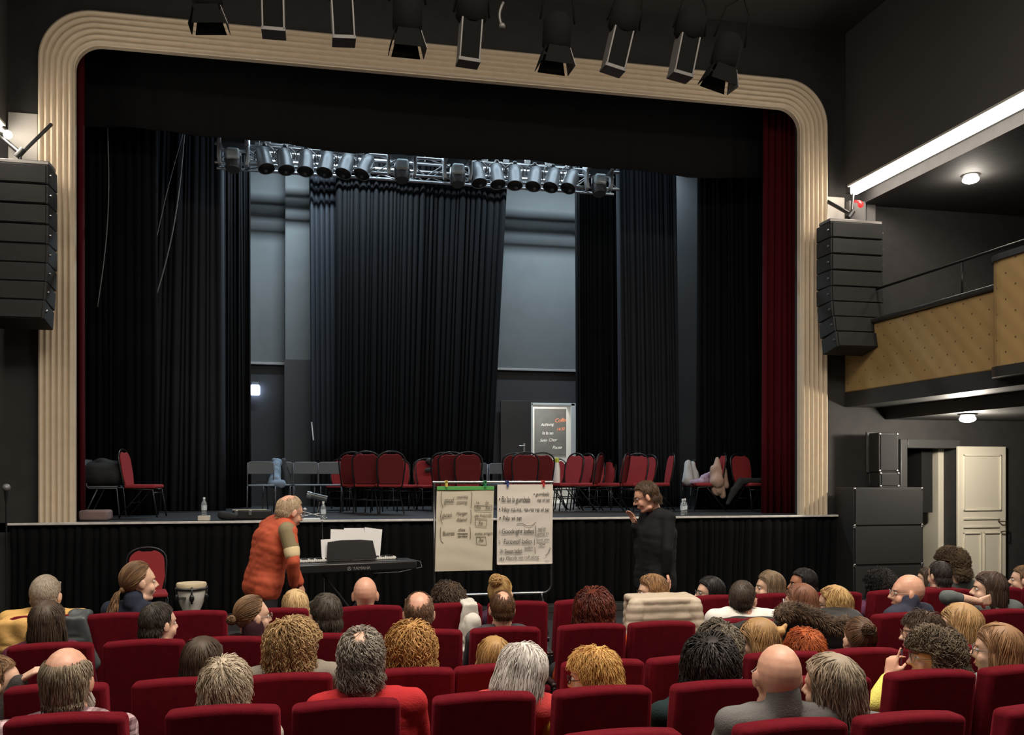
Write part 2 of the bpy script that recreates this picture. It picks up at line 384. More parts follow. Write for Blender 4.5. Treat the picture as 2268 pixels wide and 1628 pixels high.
# ---------------------------------------------------------------- balcony and right side
BX = 7.94
bz0 = H + 1.25; bz1 = H + 2.2
def tuft():
    if 'tufted_tan' in MATS: return MATS['tufted_tan']
    m = mat('tufted_tan', (.52, .33, .12), .5, spec=.4); nt = m.node_tree; b = nt.nodes['Principled BSDF']
    tc = nt.nodes.new('ShaderNodeTexCoord'); sp = nt.nodes.new('ShaderNodeSeparateXYZ'); nt.links.new(tc.outputs['Object'], sp.inputs[0])
    def mth(op, a, bb, c=None):
        n = nt.nodes.new('ShaderNodeMath'); n.operation = op
        for i, x in enumerate((a, bb, c)):
            if x is None: continue
            if isinstance(x, (int, float)): n.inputs[i].default_value = x
            else: nt.links.new(x, n.inputs[i])
        return n.outputs[0]
    k = 2 * math.pi / .30
    s1 = mth('COSINE', mth('MULTIPLY', mth('ADD', sp.outputs['Y'], sp.outputs['Z']), k / 1.0), 0)
    s2 = mth('COSINE', mth('MULTIPLY', mth('SUBTRACT', sp.outputs['Y'], sp.outputs['Z']), k / 1.0), 0)
    h = mth('ADD', s1, s2)
    r = nt.nodes.new('ShaderNodeValToRGB'); r.color_ramp.elements[0].position = .955; r.color_ramp.elements[0].color = (.36, .235, .095, 1)
    r.color_ramp.elements[1].position = .985; r.color_ramp.elements[1].color = (.07, .04, .02, 1)
    nt.links.new(mth('MULTIPLY', h, .5), r.inputs[0]); nt.links.new(r.outputs[0], b.inputs['Base Color'])
    bp = nt.nodes.new('ShaderNodeBump'); bp.inputs['Strength'].default_value = .25; bp.inputs['Distance'].default_value = .008; bp.invert = True
    nt.links.new(h, bp.inputs['Height']); nt.links.new(bp.outputs[0], b.inputs['Normal'])
    return m
struct(MB().box((BX, 9.35, bz0), (BX + .12, PY, bz1)), 'wall_balcony_front', tuft(), bevel=.02)
# bulging forward section nearer the camera
bu = MB(); pts = [(BX + .02, 9.45)]
for a in np.linspace(0, math.pi / 2, 8): pts.append((BX + .02 - .30 * math.sin(a), 9.38 - .30 * (1 - math.cos(a))))
pts += [(BX - .28, 2.0), (BX + .12, 2.0), (BX + .12, 9.45)]
bu.prism(pts, (0, 0, bz1 - bz0 + .28), (0, 0, bz0 - .02), (1, 0, 0), (0, 1, 0))
struct(bu, 'wall_balcony_box', tuft())
bl = MB(); pts2 = [(x - .03 if x < BX + .1 else x, y) for x, y in pts]; bl.prism(pts2, (0, 0, .07), (0, 0, bz1 + .26), (1, 0, 0), (0, 1, 0)); bl.prism(pts2, (0, 0, .12), (0, 0, bz0 - .13), (1, 0, 0), (0, 1, 0))
RAILM = mat('dark_rail', (.03, .028, .026), .3)
struct(bl, 'trim_6', RAILM)
struct(MB().box((BX - .05, 9.4, bz1), (BX + .18, PY, bz1 + .07)), 'trim_7', RAILM, bevel=.02)
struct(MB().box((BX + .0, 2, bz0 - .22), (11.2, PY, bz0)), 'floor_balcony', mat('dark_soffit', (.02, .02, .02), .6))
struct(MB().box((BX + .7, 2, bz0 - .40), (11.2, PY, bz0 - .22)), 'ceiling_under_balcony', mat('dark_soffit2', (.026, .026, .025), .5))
struct(MB().box((BX + .26, -4, LEDZ - .12), (11.2, PY, LEDZ + .04)), 'ceiling_balcony', WALLD)
struct(MB().box((BX, PY - .14, bz1 + .07), (BX + .28, PY, LEDZ - .1)), 'pillar_balcony', mat('grey_trim', (.16, .155, .15), .7), bevel=.01)
struct(MB().box((BX + .34, PY - .06, bz1 + .0), (BX + .50, PY, LEDZ - .1)), 'trim_8', mat('grey_trim', (.09, .088, .085), .7), bevel=.01)
t = thing('balcony_rail', 'thin dark metal safety rail running above the tan balcony front', 'railing', (BX + .1, 6, bz1))
MB().cyl((0, -4, .52), (0, 6.6, .52), .018).obj('rail_bar', TUBE, t, smooth=True)
for y in (6.3, 4.2, 1.8, -.6): MB().cyl((0, y, .05), (0, y, .52), .013).obj('rail_post', TUBE, t, smooth=True)
def lamp(px, py, Y, z, lab, pend):
    p = P(px, py, Y); t = thing('ceiling_lamp', lab, 'lamp', p)
    MB().ell((0, 0, 0), (.11, .11, .05)).obj('lamp_globe', LAMPG, t, smooth=True)
    MB().rev([(0, .09), (.03, .13), (.05, .13)], (0, 0, .03), (0, 0, 1)).obj('lamp_base', RAILM, t, smooth='auto')
    MB().cyl((0, 0, .05), (0, 0, max(.09, z - p.z)), .012).obj('lamp_rod', RAILM, t)
    l = bpy.data.lights.new('lamp_light', 'POINT'); l.energy = 130 if pend else 18; l.color = (1, .9, .76); l.shadow_soft_size = .08
    o = bpy.data.objects.new('lamp_light', l); COL.objects.link(o); o.parent = t; o.location = (0, 0, -.12)
lamp(2150, 398, 11.1, LEDZ - .12, 'round ceiling lamp glowing over the balcony', 0)
lamp(2143, 928, 11.2, bz0 - .40, 'ceiling lamp glowing above the open cream door under the balcony', 1)
# doorway and cream door
struct(MB().box((DX0 - .12, PY - .06, 0), (DX0, PY + .02, DZ + .14)).box((DX1, PY - .02, 0), (DX1 + .03, PY + .02, DZ + .03)).box((DX0, PY - .06, DZ), (DX1 + .03, PY + .02, DZ + .14)), 'door_2_frame', mat('dark_grey_frame', (.06, .06, .058), .4), bevel=.012)
RVX = PX(2078, PY + .3)
struct(MB().box((RVX - .0, PY + .3, 0), (RVX + .5, PY + 1.1, DZ + .3)), 'wall_side_passage', WHITEP)
struct(MB().box((DX0 - .6, PY + 1.1, 0), (RVX, PY + 1.2, DZ + .3)).box((DX0 - .7, PY + .3, 0), (DX0 - .6, PY + 1.2, DZ + .3)).box((DX0 - .7, PY + .3, DZ + .3), (RVX + .5, PY + 1.2, DZ + .4)), 'wall_passage_dark', BLACK)
struct(MB().box((DX0 - .7, PY, -.05), (RVX + .5, PY + 1.2, 0)), 'floor_passage', BLACK)
dl = PX(2125, PY - .15); drr = PX(2231, PY - .15); dw = drr - dl; dh = DZ + .02
t = thing('door_2', 'cream panelled door leaf swung open against the dark wall', 'door', (dl, PY - .12, .01), 0); t['kind'] = 'structure'
MB().box((0, 0, 0), (dw, .045, dh)).obj('door_panel', WHITEP, t, bevel=.005)
mo = MB()
def rectfr(x0, z0, x1, z1, w=.025, d=.02):
    mo.box((x0, -d, z0), (x1, 0, z0 + w)).box((x0, -d, z1 - w), (x1, 0, z1)).box((x0, -d, z0), (x0 + w, 0, z1)).box((x1 - w, -d, z0), (x1, 0, z1))
rectfr(.09, 1.32, dw - .09, dh - .13); rectfr(.09, .1, dw / 2 - .02, .98); rectfr(dw / 2 + .02, .1, dw - .09, .98)
mo.box((.09, -.02, 1.05), (dw - .13, 0, 1.08)).box((.09, -.02, 1.18), (dw - .13, 0, 1.21))
mo.obj('door_moulding', WHITEP, t, bevel=.006)
MB().tube([(dw - .14, 0, 1.15), (dw - .14, -.06, 1.15), (dw - .05, -.06, 1.15), (dw - .05, -.06, 1.0), (dw - .12, -.03, .98)], .011).obj('door_handle', mat('bronze', (.15, .11, .07), .35, .8), t, smooth=True)
# pale upper panel beside doorway
struct(MB().box((PX(1918, PY), PY - .03, H + .02), (PX(1950, PY), PY, H + .65)), 'trim_9', mat('grey_trim2', (.11, .115, .11), .7), bevel=.01)
# wall plates behind speaker columns
struct(MB().box((XR + .02, PY - .04, H + 3.45), (BX - .02, PY, H + 4.25)), 'trim_10', PLATE, bevel=.01)
struct(MB().box((-3.85, PY - .04, H + 3.9), (XL - .02, PY, H + 4.6)), 'trim_11', PLATE, bevel=.01)

# ---------------------------------------------------------------- line array speakers
def line_array(lab, px0, px1, y0, y1, Y, lean, box):
    a = P((px0 + px1) / 2, y0, Y); b = P((px0 + px1) / 2, y1, Y); wdt = (PX(px1, Y) - PX(px0, Y)) * .97
    t = thing('speaker_column', lab, 'speaker', (a.x, Y, b.z)); hgt = a.z - b.z; n = 8; h = hgt / n
    t.rotation_euler = (0, 0, lean)
    for k in range(n):
        z = h * k; yo = .0 if k > 2 else -.03 * (3 - k) ** 1.5; til = 0 if k > 3 else -R(3 * (4 - k))
        M = Matrix.Translation((0, -yo * -1, z + h / 2)) @ Matrix.Rotation(til, 4, 'X')
        e = MB().box((-wdt / 2, -.17, -h / 2 + .004), (wdt / 2, .22, h / 2 - .004), M).obj('speaker_box', SPK, t, bevel=.012)
        MB().box((-wdt / 2 + .03, -.185, -h / 2 + .015), (wdt / 2 - .03, -.165, h / 2 - .015), M).obj('grille', SPKG, e, bevel=.004)
        MB().cyl(M @ Vector((wdt / 2, -.12, 0)), M @ Vector((wdt / 2 + .02, -.12, 0)), .018).cyl(M @ Vector((-wdt / 2 - .02, -.12, 0)), M @ Vector((-wdt / 2, -.12, 0)), .018).obj('side_pin', STEEL, e)
    MB().box((-wdt / 2, -.15, hgt), (wdt / 2, .15, hgt + .05)).obj('flying_frame', mat('grey_metal', (.16, .15, .14), .45, .6), t, bevel=.01)
    s = box
    ar = MB().cyl((0, 0, hgt + .05), (0, 0, hgt + .2), .02).cyl((0, 0, hgt + .17), (-.35 * s, .4, hgt + .5), .028).cyl((.02, 0, hgt + .17), (.30 * s, .2, hgt + .62), .022).cyl((-.04, 0, hgt + .12), (.04, 0, hgt + .22), .04)
    ar.obj('wall_bracket', mat('dark_grey_metal', (.06, .06, .06), .4, .7), t, smooth='auto')
line_array('tall black line array speaker column hanging beside the tan balcony', 1824, 1943, 500, 782, 12.2, 0, .6)
line_array('tall black line array speaker column overlapping the frame pillar at the picture edge', -30, 119, 370, 722, 12.1, 0, 1)
p = P(1906, 453, 12.3); tag(MB().ell((0, 0, 0), (.045, .045, .05)).cyl((0, 0, .04), (0, .15, .09), .02).obj('red_lamp', mat('red_glass', (.6, .03, .03), .2, emit=(1, .05, .05), estr=.6), smooth=True, loc=p), 'small red lamp on the bracket above the speaker column by the balcony', 'lamp')
p = P(16, 297, 12.2); t = thing('wall_spotlight', 'small bright round wall spotlight above the speaker column', 'lamp', p)
MB().cyl((0, .0, 0), (-.12, .08, .08), .055, .05).obj('lamp_body', RAILM, t, smooth='auto'); MB().ell((.01, -.01, -.01), (.05, .05, .05)).obj('lamp_glass', LAMPG, t, smooth=True)

# ---------------------------------------------------------------- sub cabinets by the doorway
def cab(px0, px1, pyt, pyb, Y, dep, lab, name='speaker_cabinet'):
    a = P(px0, pyt, Y); b = P(px1, pyb, Y); w2 = (b.x - a.x) / 2; hh = a.z - b.z
    t = thing(name, lab, 'speaker', ((a.x + b.x) / 2, Y, b.z))
    MB().box((-w2, 0, 0), (w2, dep, hh)).obj('cabinet_body', SPK, t, bevel=.012)
    MB().box((-w2 + .03, -.012, .03), (w2 - .03, .002, hh - .03)).obj('grille', SPKG, t, bevel=.004)
    for sx in (-1, 1):
        for z in (0, hh): MB().ell((sx * (w2 - .02), -.004, z + (.02 if z == 0 else -.02)), (.022, .012, .022)).obj('corner', STEEL, t, smooth=True)
yb = HY + H * F / (12.0 / .9)
SB = 12.0
zz = P(1960, 1080, SB).z
for k, lab in enumerate(('large black speaker cabinet standing on the floor before the open doorway', 'black speaker cabinet in the middle of the stack by the doorway', 'black speaker cabinet topmost of the stack by the doorway')):
    d = SB / (math.cos(TH) - (1965 - CX) / F * math.sin(TH))
    pyb = HY + (H - zz * k / 3) * F / d; pyt = HY + (H - zz * (k + 1) / 3) * F / d
    cab(1890, 2045, pyt, pyb, SB, .5, lab)
d = SB / (math.cos(TH) - (1965 - CX) / F * math.sin(TH))
cab(1948, 1993, 1046, HY + (H - zz) * F / d, SB + .15, .25, 'small grey speaker box lying on the cabinet stack', 'small_speaker')
cab(1946, 1990, 958, 1046, SB + .15, .25, 'slim upright black speaker on top of the cabinet stack', 'upright_speaker')

# ---------------------------------------------------------------- stage lighting truss
TRY = 15.0; tz = H + 5.0
x0, x1 = PX(478, TRY), PX(1365, TRY)
def truss(lab, x0, x1, y, z, hgt=.29, dep=.29, seg=.4):
    t = thing('lighting_truss', lab, 'truss', ((x0 + x1) / 2, y, z)); L = (x1 - x0) / 2
    for dy in (-dep / 2, dep / 2):
        for dz in (-hgt / 2, hgt / 2): MB().cyl((-L, dy, dz), (L, dy, dz), .024).obj('chord', ALU, t, smooth='auto')
    b = MB(); n = int(2 * L / seg); n += n % 2
    for k in range(n):
        xa = -L + 2 * L * k / n; xb = -L + 2 * L * (k + 1) / n; s = -1 if k % 2 else 1
        for dy in (-dep / 2, dep / 2): b.cyl((xa, dy, -s * hgt / 2), (xb, dy, s * hgt / 2), .011, n=6)
        for dz in (-hgt / 2, hgt / 2): b.cyl((xa, -s * dep / 2, dz), (xb, s * dep / 2, dz), .011, n=6)
    b.obj('lattice', ALU, t)
    for xx in (-L * .8, 0, L * .8): MB().cyl((xx, 0, hgt / 2), (xx, 0, 9.55 - z), .006, n=6).obj('suspension_cable', STEEL, t)
truss('long aluminium lattice truss carrying the stage lamps under the black valance', x0, x1, TRY, tz)
t = thing('lamp_bar', 'straight metal bar with sockets behind the truss above the grey pillar', 'bar', (0, 0, 0)); a = P(565, 318, 15.6); b = P(826, 338, 15.6)
b.z = a.z; [MB().cyl(q_, (q_.x, q_.y, 9.6), .005, n=6).obj('cable', STEEL, t) for q_ in (a.lerp(b, .05), a.lerp(b, .95))]; MB().cyl(a, b, .028).obj('bar_tube', ALU, t, smooth='auto')
for k in range(5): q = a.lerp(b, .1 + .2 * k); MB().box((q.x - .05, q.y - .04, q.z), (q.x + .05, q.y + .04, q.z + .09)).obj('socket_box', STEEL, t, bevel=.01)
t = thing('lamp_bar', 'straight metal bar with sockets behind the truss near the rear door', 'bar', (0, 0, 0)); a = P(1050, 358, 15.6); b = P(1282, 370, 15.6)
b.z = a.z; [MB().cyl(q_, (q_.x, q_.y, 9.6), .005, n=6).obj('cable', STEEL, t) for q_ in (a.lerp(b, .05), a.lerp(b, .95))]; MB().cyl(a, b, .028).obj('bar_tube', ALU, t, smooth='auto')
for k in range(5): q = a.lerp(b, .1 + .2 * k); MB().box((q.x - .05, q.y - .04, q.z), (q.x + .05, q.y + .04, q.z + .09)).obj('socket_box', STEEL, t, bevel=.01)
for k, z in enumerate((7.74, 7.62, 7.46)):
    t = thing('fly_bar', 'horizontal steel fly bar high behind the truss, %s of the three' % ('topmost', 'middle', 'lowest')[k], 'bar', (2.5, 17.12 + .09 * k, z), 0, 'fly bars behind the truss')
    MB().cyl((-4.5, 0, 0), (4.5, 0, 0), .032).obj('bar_tube', STEEL, t)
    for xx in (-4, 4): MB().cyl((xx + k * .1, 0, 0), (xx + k * .1, 0, 9.6 - z), .006, n=6).obj('cable', STEEL, t)

CAN = mat('grey_lamp_can', (.26, .28, .30), .4, .5)
def par(loc, tx, ty, lab):
    t = thing('stage_lamp', lab, 'stage lamp', loc, 0, 'can lamps on the truss')
    M = Matrix.Rotation(ty, 4, 'Y') @ Matrix.Rotation(tx, 4, 'X')      # can axis: local -Z is the mouth
    ax = M @ Vector((0, 0, -1)); o = Vector((0, 0, -.12))
    b = MB(); b.rev([(-.20, .05), (-.185, .085), (-.14, .108), (-.02, .118), (.17, .125), (.20, .132), (.20, .122), (-.08, .11), (-.10, .02)], o, ax, 24)
    b.obj('can', CAN, t, smooth='auto')
    MB().rev([(.195, .122), (.16, .121), (.02, .11), (.0, .03)], o, ax, 24).obj('mouth', mat('lamp_inside', (.006, .006, .006), .6), t, smooth=True)
    s = M @ Vector((1, 0, 0))
    MB().tube([o + s * .14, o + s * .145 + Vector((0, 0, .12)), Vector((0, 0, .07)) + s * .07, Vector((0, 0, .07)) - s * .07, o - s * .145 + Vector((0, 0, .12)), o - s * .14], .011).obj('yoke', STEEL, t, smooth=True)
    MB().box((-.03, -.03, .06), (.03, .20, .11)).cyl((0, 0, .07), (0, 0, .12), .03).obj('clamp', STEEL, t, bevel=.004)
    q = o + ax * .2; e = Vector((0, 0, -1)); MB().box(q + Vector((-.02, -.14, -.10)), q + Vector((.02, -.10, -.06))).obj('latch', BLACK, t)
    return t
names = ['hard by the moving head at the near end', 'second from the moving head at the near end', 'over the grey pillar', 'just past the grey pillar', 'fifth along the first group', 'last of the first group near the middle moving heads',
         'first past the middle moving heads', 'second past the middle moving heads', 'over the edge of the middle backdrop', 'over the open rear door, lens down', 'last but one before the far moving head', 'nearest to the far moving head']
for k, (px, tyy) in enumerate(zip((585, 631, 678, 723, 767, 810, 1058, 1100, 1140, 1184, 1224, 1264), (12, 8, -3, -10, -16, -22, 4, 3, -4, -14, -18, -22))):
    q = P(px, 352 + (px - 585) * .072, TRY - .33); q.z = tz + .02
    par(q, R(-22), R(-tyy), 'grey can lamp on the truss ' + names[k])
def mover(px, py, lab):
    q = P(px, py, TRY - .40); t = thing('moving_head_lamp', lab, 'stage lamp', q, 0, 'moving heads on the truss'); DK = mat('mover_dark', (.05, .055, .06), .4); LT = mat('mover_light', (.42, .45, .48), .4, .3)
    MB().box((-.2, -.13, .15), (.2, .17, .31)).obj('base', DK, t, bevel=.02)
    MB().box((-.05, .1, .24), (.05, .58, .29)).obj('clamp', DK, t, bevel=.01)
    for s in (-1, 1): MB().box((s * .2 - .035, -.14, .13), (s * .2 + .035, .18, .34)).obj('base_handle', LT, t, bevel=.02)
    for s in (-1, 1): MB().prism([(s * .19, .16), (s * .235, .16), (s * .24, -.05), (s * .22, -.16), (s * .17, -.16), (s * .19, -.05)], (0, .14, 0), (0, -.08, 0)).obj('yoke_arm', LT, t, bevel=.012)
    MB().rev([(-.16, .08), (-.14, .115), (0, .13), (.12, .12), (.16, .10)], (0, 0, -.09), (0, -.35, -1), 20).obj('head', DK, t, smooth='auto')
    MB().box((-.10, -.15, -.10), (.10, .02, .08)).obj('head_lit_patch', mat('lit_head_back', (.45, .52, .55), .3, .2), t, bevel=.04, seg=3)  # pale box: light falling on the back of the head, put into the colour
mover(517, 344, 'moving head lamp at the near end of the truss'); mover(890, 368, 'moving head lamp hanging in the middle of the truss'); mover(1013, 378, 'moving head lamp just before the second group of can lamps'); mover(1326, 400, 'moving head lamp at the far end of the truss past the rear door')

# ---------------------------------------------------------------- lamps over the audience
FY = 8.0
fbz = H + 4.62
t = thing('lamp_bar', 'long dark bar under the ceiling carrying the lamps above the frame', 'bar', (2.2, FY, fbz)); MB().cyl((-5, 0, 0), (2.3, 0, 0), .028).obj('bar_tube', TUBE, t)
for xx in (-3, -.5, 2.1): MB().cyl((xx, 0, 0), (xx, 0, 8.7 - fbz), .02).obj('drop_pole', TUBE, t)
DKM = mat('dark_fixture', (.005, .005, .0045), .9, 0, spec=.06); EDG = mat('fixture_edge', (.09, .085, .08), .5, .2)
def foh(px, pyb, kind, rx, ry, lab):
    q = P(px, pyb, FY); L = .56
    ztop = fbz - .04; t = thing('profile_lamp' if kind == 'p' else 'barn_door_lamp', lab, 'stage lamp', (q.x, FY, ztop), 0, 'lamps hanging over the audience')
    Ld = ztop - q.z; ax = Vector((math.sin(ry), math.sin(rx), -1)).normalized(); side = ax.cross(Vector((0, 1, 0))).normalized(); fr = side.cross(ax)
    top = Vector((-math.sin(ry) * Ld, 0, 0)); t.location.x += 0
    def M(at):
        m = Matrix((side, fr, -ax)).transposed().to_4x4(); m.translation = at; return m
    end = top + ax * Ld
    if kind == 'p':
        m = M(end)
        MB().box((-.085, -.09, 0), (.085, .09, .36), m).obj('lens_tube', DKM, t, bevel=.008)
        MB().box((-.095, -.1, 0), (-.08, .1, .36), m).box((.08, -.1, 0), (.095, .1, .36), m).box((-.1, -.1, -.012), (.1, .1, .02), m).obj('side_rail', EDG, t, bevel=.003)
        MB().rev([(0, .10), (.05, .14), (.22, .14), (.28, .09)], end - ax * .34, -ax, 16).obj('lamp_house', DKM, t, smooth='auto')
    else:
        m = M(end - ax * .02)
        MB().rev([(0, .10), (.04, .13), (.26, .13), (.32, .08)], end - ax * .16, -ax, 16).obj('lamp_house', DKM, t, smooth='auto')
        for s, (dx, dy) in enumerate(((1, 0), (-1, 0), (0, 1), (0, -1))):
            a = m.to_3x3() @ Vector((dx, dy, 0)); b2 = m.to_3x3() @ Vector((-dy, dx, 0)); o0 = end - ax * .16
            sp = .3 if dx == 0 else .5
            c = [o0 + a * .11 + b2 * .09, o0 + a * .11 - b2 * .09, o0 + a * (.11 + .09 * sp) - b2 * .13 + ax * .16, o0 + a * (.11 + .09 * sp) + b2 * .13 + ax * .16]
            MB().add(c + [p + a * .006 for p in c], [(0, 1, 2, 3), (7, 6, 5, 4), (0, 4, 5, 1), (1, 5, 6, 2), (2, 6, 7, 3), (3, 7, 4, 0)]).obj('barn_door', DKM if s else EDG, t)
    hp = end - ax * .42
    MB().tube([hp + side * .16, (hp + side * .16).lerp(top + side * .1, .6), top + Vector((0, 0, -.06)), (hp - side * .16).lerp(top - side * .1, .6), hp - side * .16], .01).obj('yoke', DKM, t, smooth=True)
    MB().box(top + Vector((-.03, -.04, -.08)), top + Vector((.03, .04, .03))).obj('clamp', EDG, t, bevel=.006)
for a in ((462, 56, 'f', .1, .1, 'nearest the frame corner at the speaker with the bright lamp'), (606, 70, 'p', .05, 0.02, 'pale edged, second along'), (762, 88, 'p', .05, .06, 'third along'),
          (903, 110, 'f', .05, 0, 'with wide open flaps, fourth along'), (1040, 132, 'p', .1, -.06, 'hanging straight above the middle of the frame'), (1232, 147, 'f', .05, -.04, 'above the rear doorway'),
          (1362, 153, 'p', .1, -.22, 'tilted, right after the one above the rear doorway'), (1513, 166, 'p', .1, -.18, 'tilted, last but one'), (1597, 188, 'f', .1, -.25, 'nearest to the far rounded frame corner')):
    foh(*a[:5], 'dark %s lamp %s' % ('barn door' if a[2] == 'f' else 'long profile', a[5]))
tag(MB().tube(arc(P(1115, 5, FY), P(1112, 60, FY), 6, Vector((-.03, 0, 0))), .012).ell(P(1112, 58, FY), (.03, .03, .03)).obj('hanging_cable', EDG, smooth=True), 'short cable end hanging between the lamps over the middle of the frame', 'cable')
# ================================================================== SEATS
def S(r, g, b):
    return tuple(((c / 255 + .055) / 1.055) ** 2.4 if c > 10 else c / 255 / 12.92 for c in (r, g, b))
ROWY = {'A': 6.6, 'B': 5.65, 'C': 4.65, 'D': 3.87, 'E': 3.15}
ROWZ = {'A': .972, 'B': .947, 'C': .925, 'D': .971, 'E': .985}
SG = 'red velvet theatre seats'
seat0 = thing('theatre_seat', 'x', 'theatre seat', (0, 0, 0), 0, SG)
def slab(w2, y0, y1, z0, z1, crown=.012, nx=10):
    b = MB(); poly = [(-w2, z0), (w2, z0)] + [(w2 - 2 * w2 * k / nx, z1 + crown * math.sin(math.pi * k / nx)) for k in range(nx + 1)]
    b.prism(poly, (0, y1 - y0, 0), (0, y0, 0)); return b
b = slab(.222, -.055, .055, .36, .972)
b.v = [(x * (1 + .06 * (.97 - z)), y - .15 * (z - .62), z) for x, y, z in b.v]
b.obj('backrest', VELVET, seat0, bevel=.026, seg=4)
MB().box((-.215, .05, .36), (.215, .47, .47)).obj('seat_cushion', VELVET, seat0, bevel=.03, seg=3)
MB().box((-.2, .04, .30), (.2, .42, .36)).box((-.19, -.03, .30), (.19, .05, .40)).obj('seat_pan', mat('seat_pan', (.02, .015, .015), .5), seat0, bevel=.01)
for s in (-1, 1):
    MB().box((s * .235 - .016, -.02, .0), (s * .235 + .016, .05, .56)).box((s * .235 - .02, -.06, 0), (s * .235 + .02, .26, .025)).obj('leg', TUBE, seat0, bevel=.006)
    MB().box((s * .235 - .024, -.02, .555), (s * .235 + .024, .34, .59)).obj('armrest', mat('armrest_dark', (.03, .012, .01), .45), seat0, bevel=.012)
SEATS = [
 ('A', 101, 'under the mustard jacket in the front row'), ('A', 262, 'of the woman with the long ponytail'), ('A', 428, 'beside the white drum, nobody in it'), ('A', 612, 'of the small straight blond head in the front row'),
 ('A', 822, 'of the bald man in the front row'), ('A', 1000, 'with a white scarf hung over its corner'), ('A', 1147, 'of the woman with the pinned up curly blond hair'),
 ('A', 1292, 'in the front row ahead of the auburn curls'), ('A', 1455, 'covered by the cream quilted jacket'), ('A', 1587, 'of the black haired woman with glasses'), ('A', 1712, 'of the long light brown hair ahead of the white shirt'),
 ('A', 1848, 'of the person with short black hair facing sideways'), ('A', 1980, 'of the black afro, partly behind the bald bearded man'), ('A', 2092, 'ahead of the cream door, behind the dark grey head'), ('A', 2205, 'empty in the front row past the cream door'), ('A', 2320, 'of the front row at the picture edge past the cream door'),
 ('B', 113, 'of the dark brown hair behind the mustard jacket'), ('B', 320, 'of the dark haired man with patterned scarf'), ('B', 500, 'of the woman with low bun and maroon scarf'), ('B', 690, 'of the short haired man in brown shirt'),
 ('B', 945, 'of the balding man in white shirt'), ('B', 1119, 'of the man with thinning cropped hair'), ('B', 1310, 'of the person with auburn curls'), ('B', 1465, 'empty behind the cream quilted jacket'),
 ('B', 1645, 'of the man in white shirt, hung with a dark coat'), ('B', 1800, 'covered by the coat with the fur hood'), ('B', 1998, 'of the bald bearded man with glasses'), ('B', 2222, 'of the woman with an arm behind her head'),
 ('C', 127, 'empty ahead of the man in plaid shirt'), ('C', 402, 'of the brown bob with grey scarf'), ('C', 635, 'of the blond curls with the grey hooded top'), ('C', 910, 'of the golden curls with white collar'),
 ('C', 1101, 'of the straight blond head behind the white hair'), ('C', 1335, 'empty ahead of the strawberry blond woman'), ('C', 1520, 'of the grey streaked dark head'), ('C', 1735, 'of the orange red hair'), ('C', 1909, 'of the brown topknot and purple top'), ('C', 2085, 'of the long straight blond hair in white sweater'), ('C', 2330, 'cut off by the picture edge beside the light brown bob'),
 ('D', 150, 'of the half bald man in plaid shirt'), ('D', 496, 'of the short silver hair'), ('D', 767, 'of the grey curly man in red jumper'), ('D', 1072, 'of the white haired woman in coral jumper'),
 ('D', 1332, 'of the strawberry blond woman with glasses'), ('D', 1590, 'of the big black curls'), ('D', 1825, 'hidden behind the grey blazer and wavy grey hair'), ('D', 2058, 'of the pointing person in yellow'), ('D', 2262, 'of the light brown bob with pale blue top'),
 ('E', 1377, 'nearest, empty, below the strawberry blond woman'), ('E', 1748, 'nearest, of the bald man in grey blazer'), ('E', 2011, 'nearest, of the wavy grey haired woman'), ('E', 2318, 'nearest, at the picture edge'), ]
first = True
for row, px, lab in SEATS:
    y = ROWY[row]; L = 'red velvet theatre seat ' + lab
    loc = (PX(px, y), y + .045, 0); rz = R(RNG.uniform(-2, 2)) 
    sc = (1, 1, ROWZ[row] / .984)
    if first: seat0.location = loc; seat0.rotation_euler = (0, 0, rz); seat0['label'] = L; seat0.scale = sc; first = False
    else: dup(seat0, loc, rz, L, scale=sc)

# ================================================================== PEOPLE
def eval_mesh(mb, voxel, smooth=2):
    me = mb.mesh('tmp'); o = bpy.data.objects.new('tmp', me); COL.objects.link(o)
    m = o.modifiers.new('r', 'REMESH'); m.mode = 'VOXEL'; m.voxel_size = voxel; m.use_smooth_shade = True
    s = o.modifiers.new('s', 'SMOOTH'); s.factor = .5; s.iterations = smooth
    dg = bpy.context.evaluated_depsgraph_get(); r = bpy.data.meshes.new_from_object(o.evaluated_get(dg))
    bpy.data.objects.remove(o); bpy.data.meshes.remove(me); return r
def rem(mb, name, m, parent, voxel=.009, smooth=2, wr=0, wk=26, seed=0, quilt=0):
    me = eval_mesh(mb, voxel, smooth); n = len(me.vertices)
    if wr or quilt:
        co = np.empty(n * 3); no = np.empty(n * 3); me.vertices.foreach_get('co', co); me.vertices.foreach_get('normal', no)
        co = co.reshape(-1, 3); no = no.reshape(-1, 3); rg = np.random.default_rng(seed); d = np.zeros(n)
        for k in range(7):
            kv = rg.normal(size=3) * wk * rg.uniform(.4, 1.5) * np.array([1, 1, .6]); d += np.sin(co @ kv + rg.uniform(0, 6) + 1.5 * np.sin(co @ kv[::-1] * .5))
        co += no * (d / 4 * wr)[:, None]
        if quilt: co += no * (np.abs(np.sin(co[:, 2] * math.pi / quilt)) ** .5 * .008)[:, None]
        me.vertices.foreach_set('co', co.ravel())
    me.name = name; me.materials.clear(); me.materials.append(m); me.polygons.foreach_set('use_smooth', [True] * len(me.polygons))
    o = bpy.data.objects.new(name, me); COL.objects.link(o)
    if parent: o.parent = parent
    return o
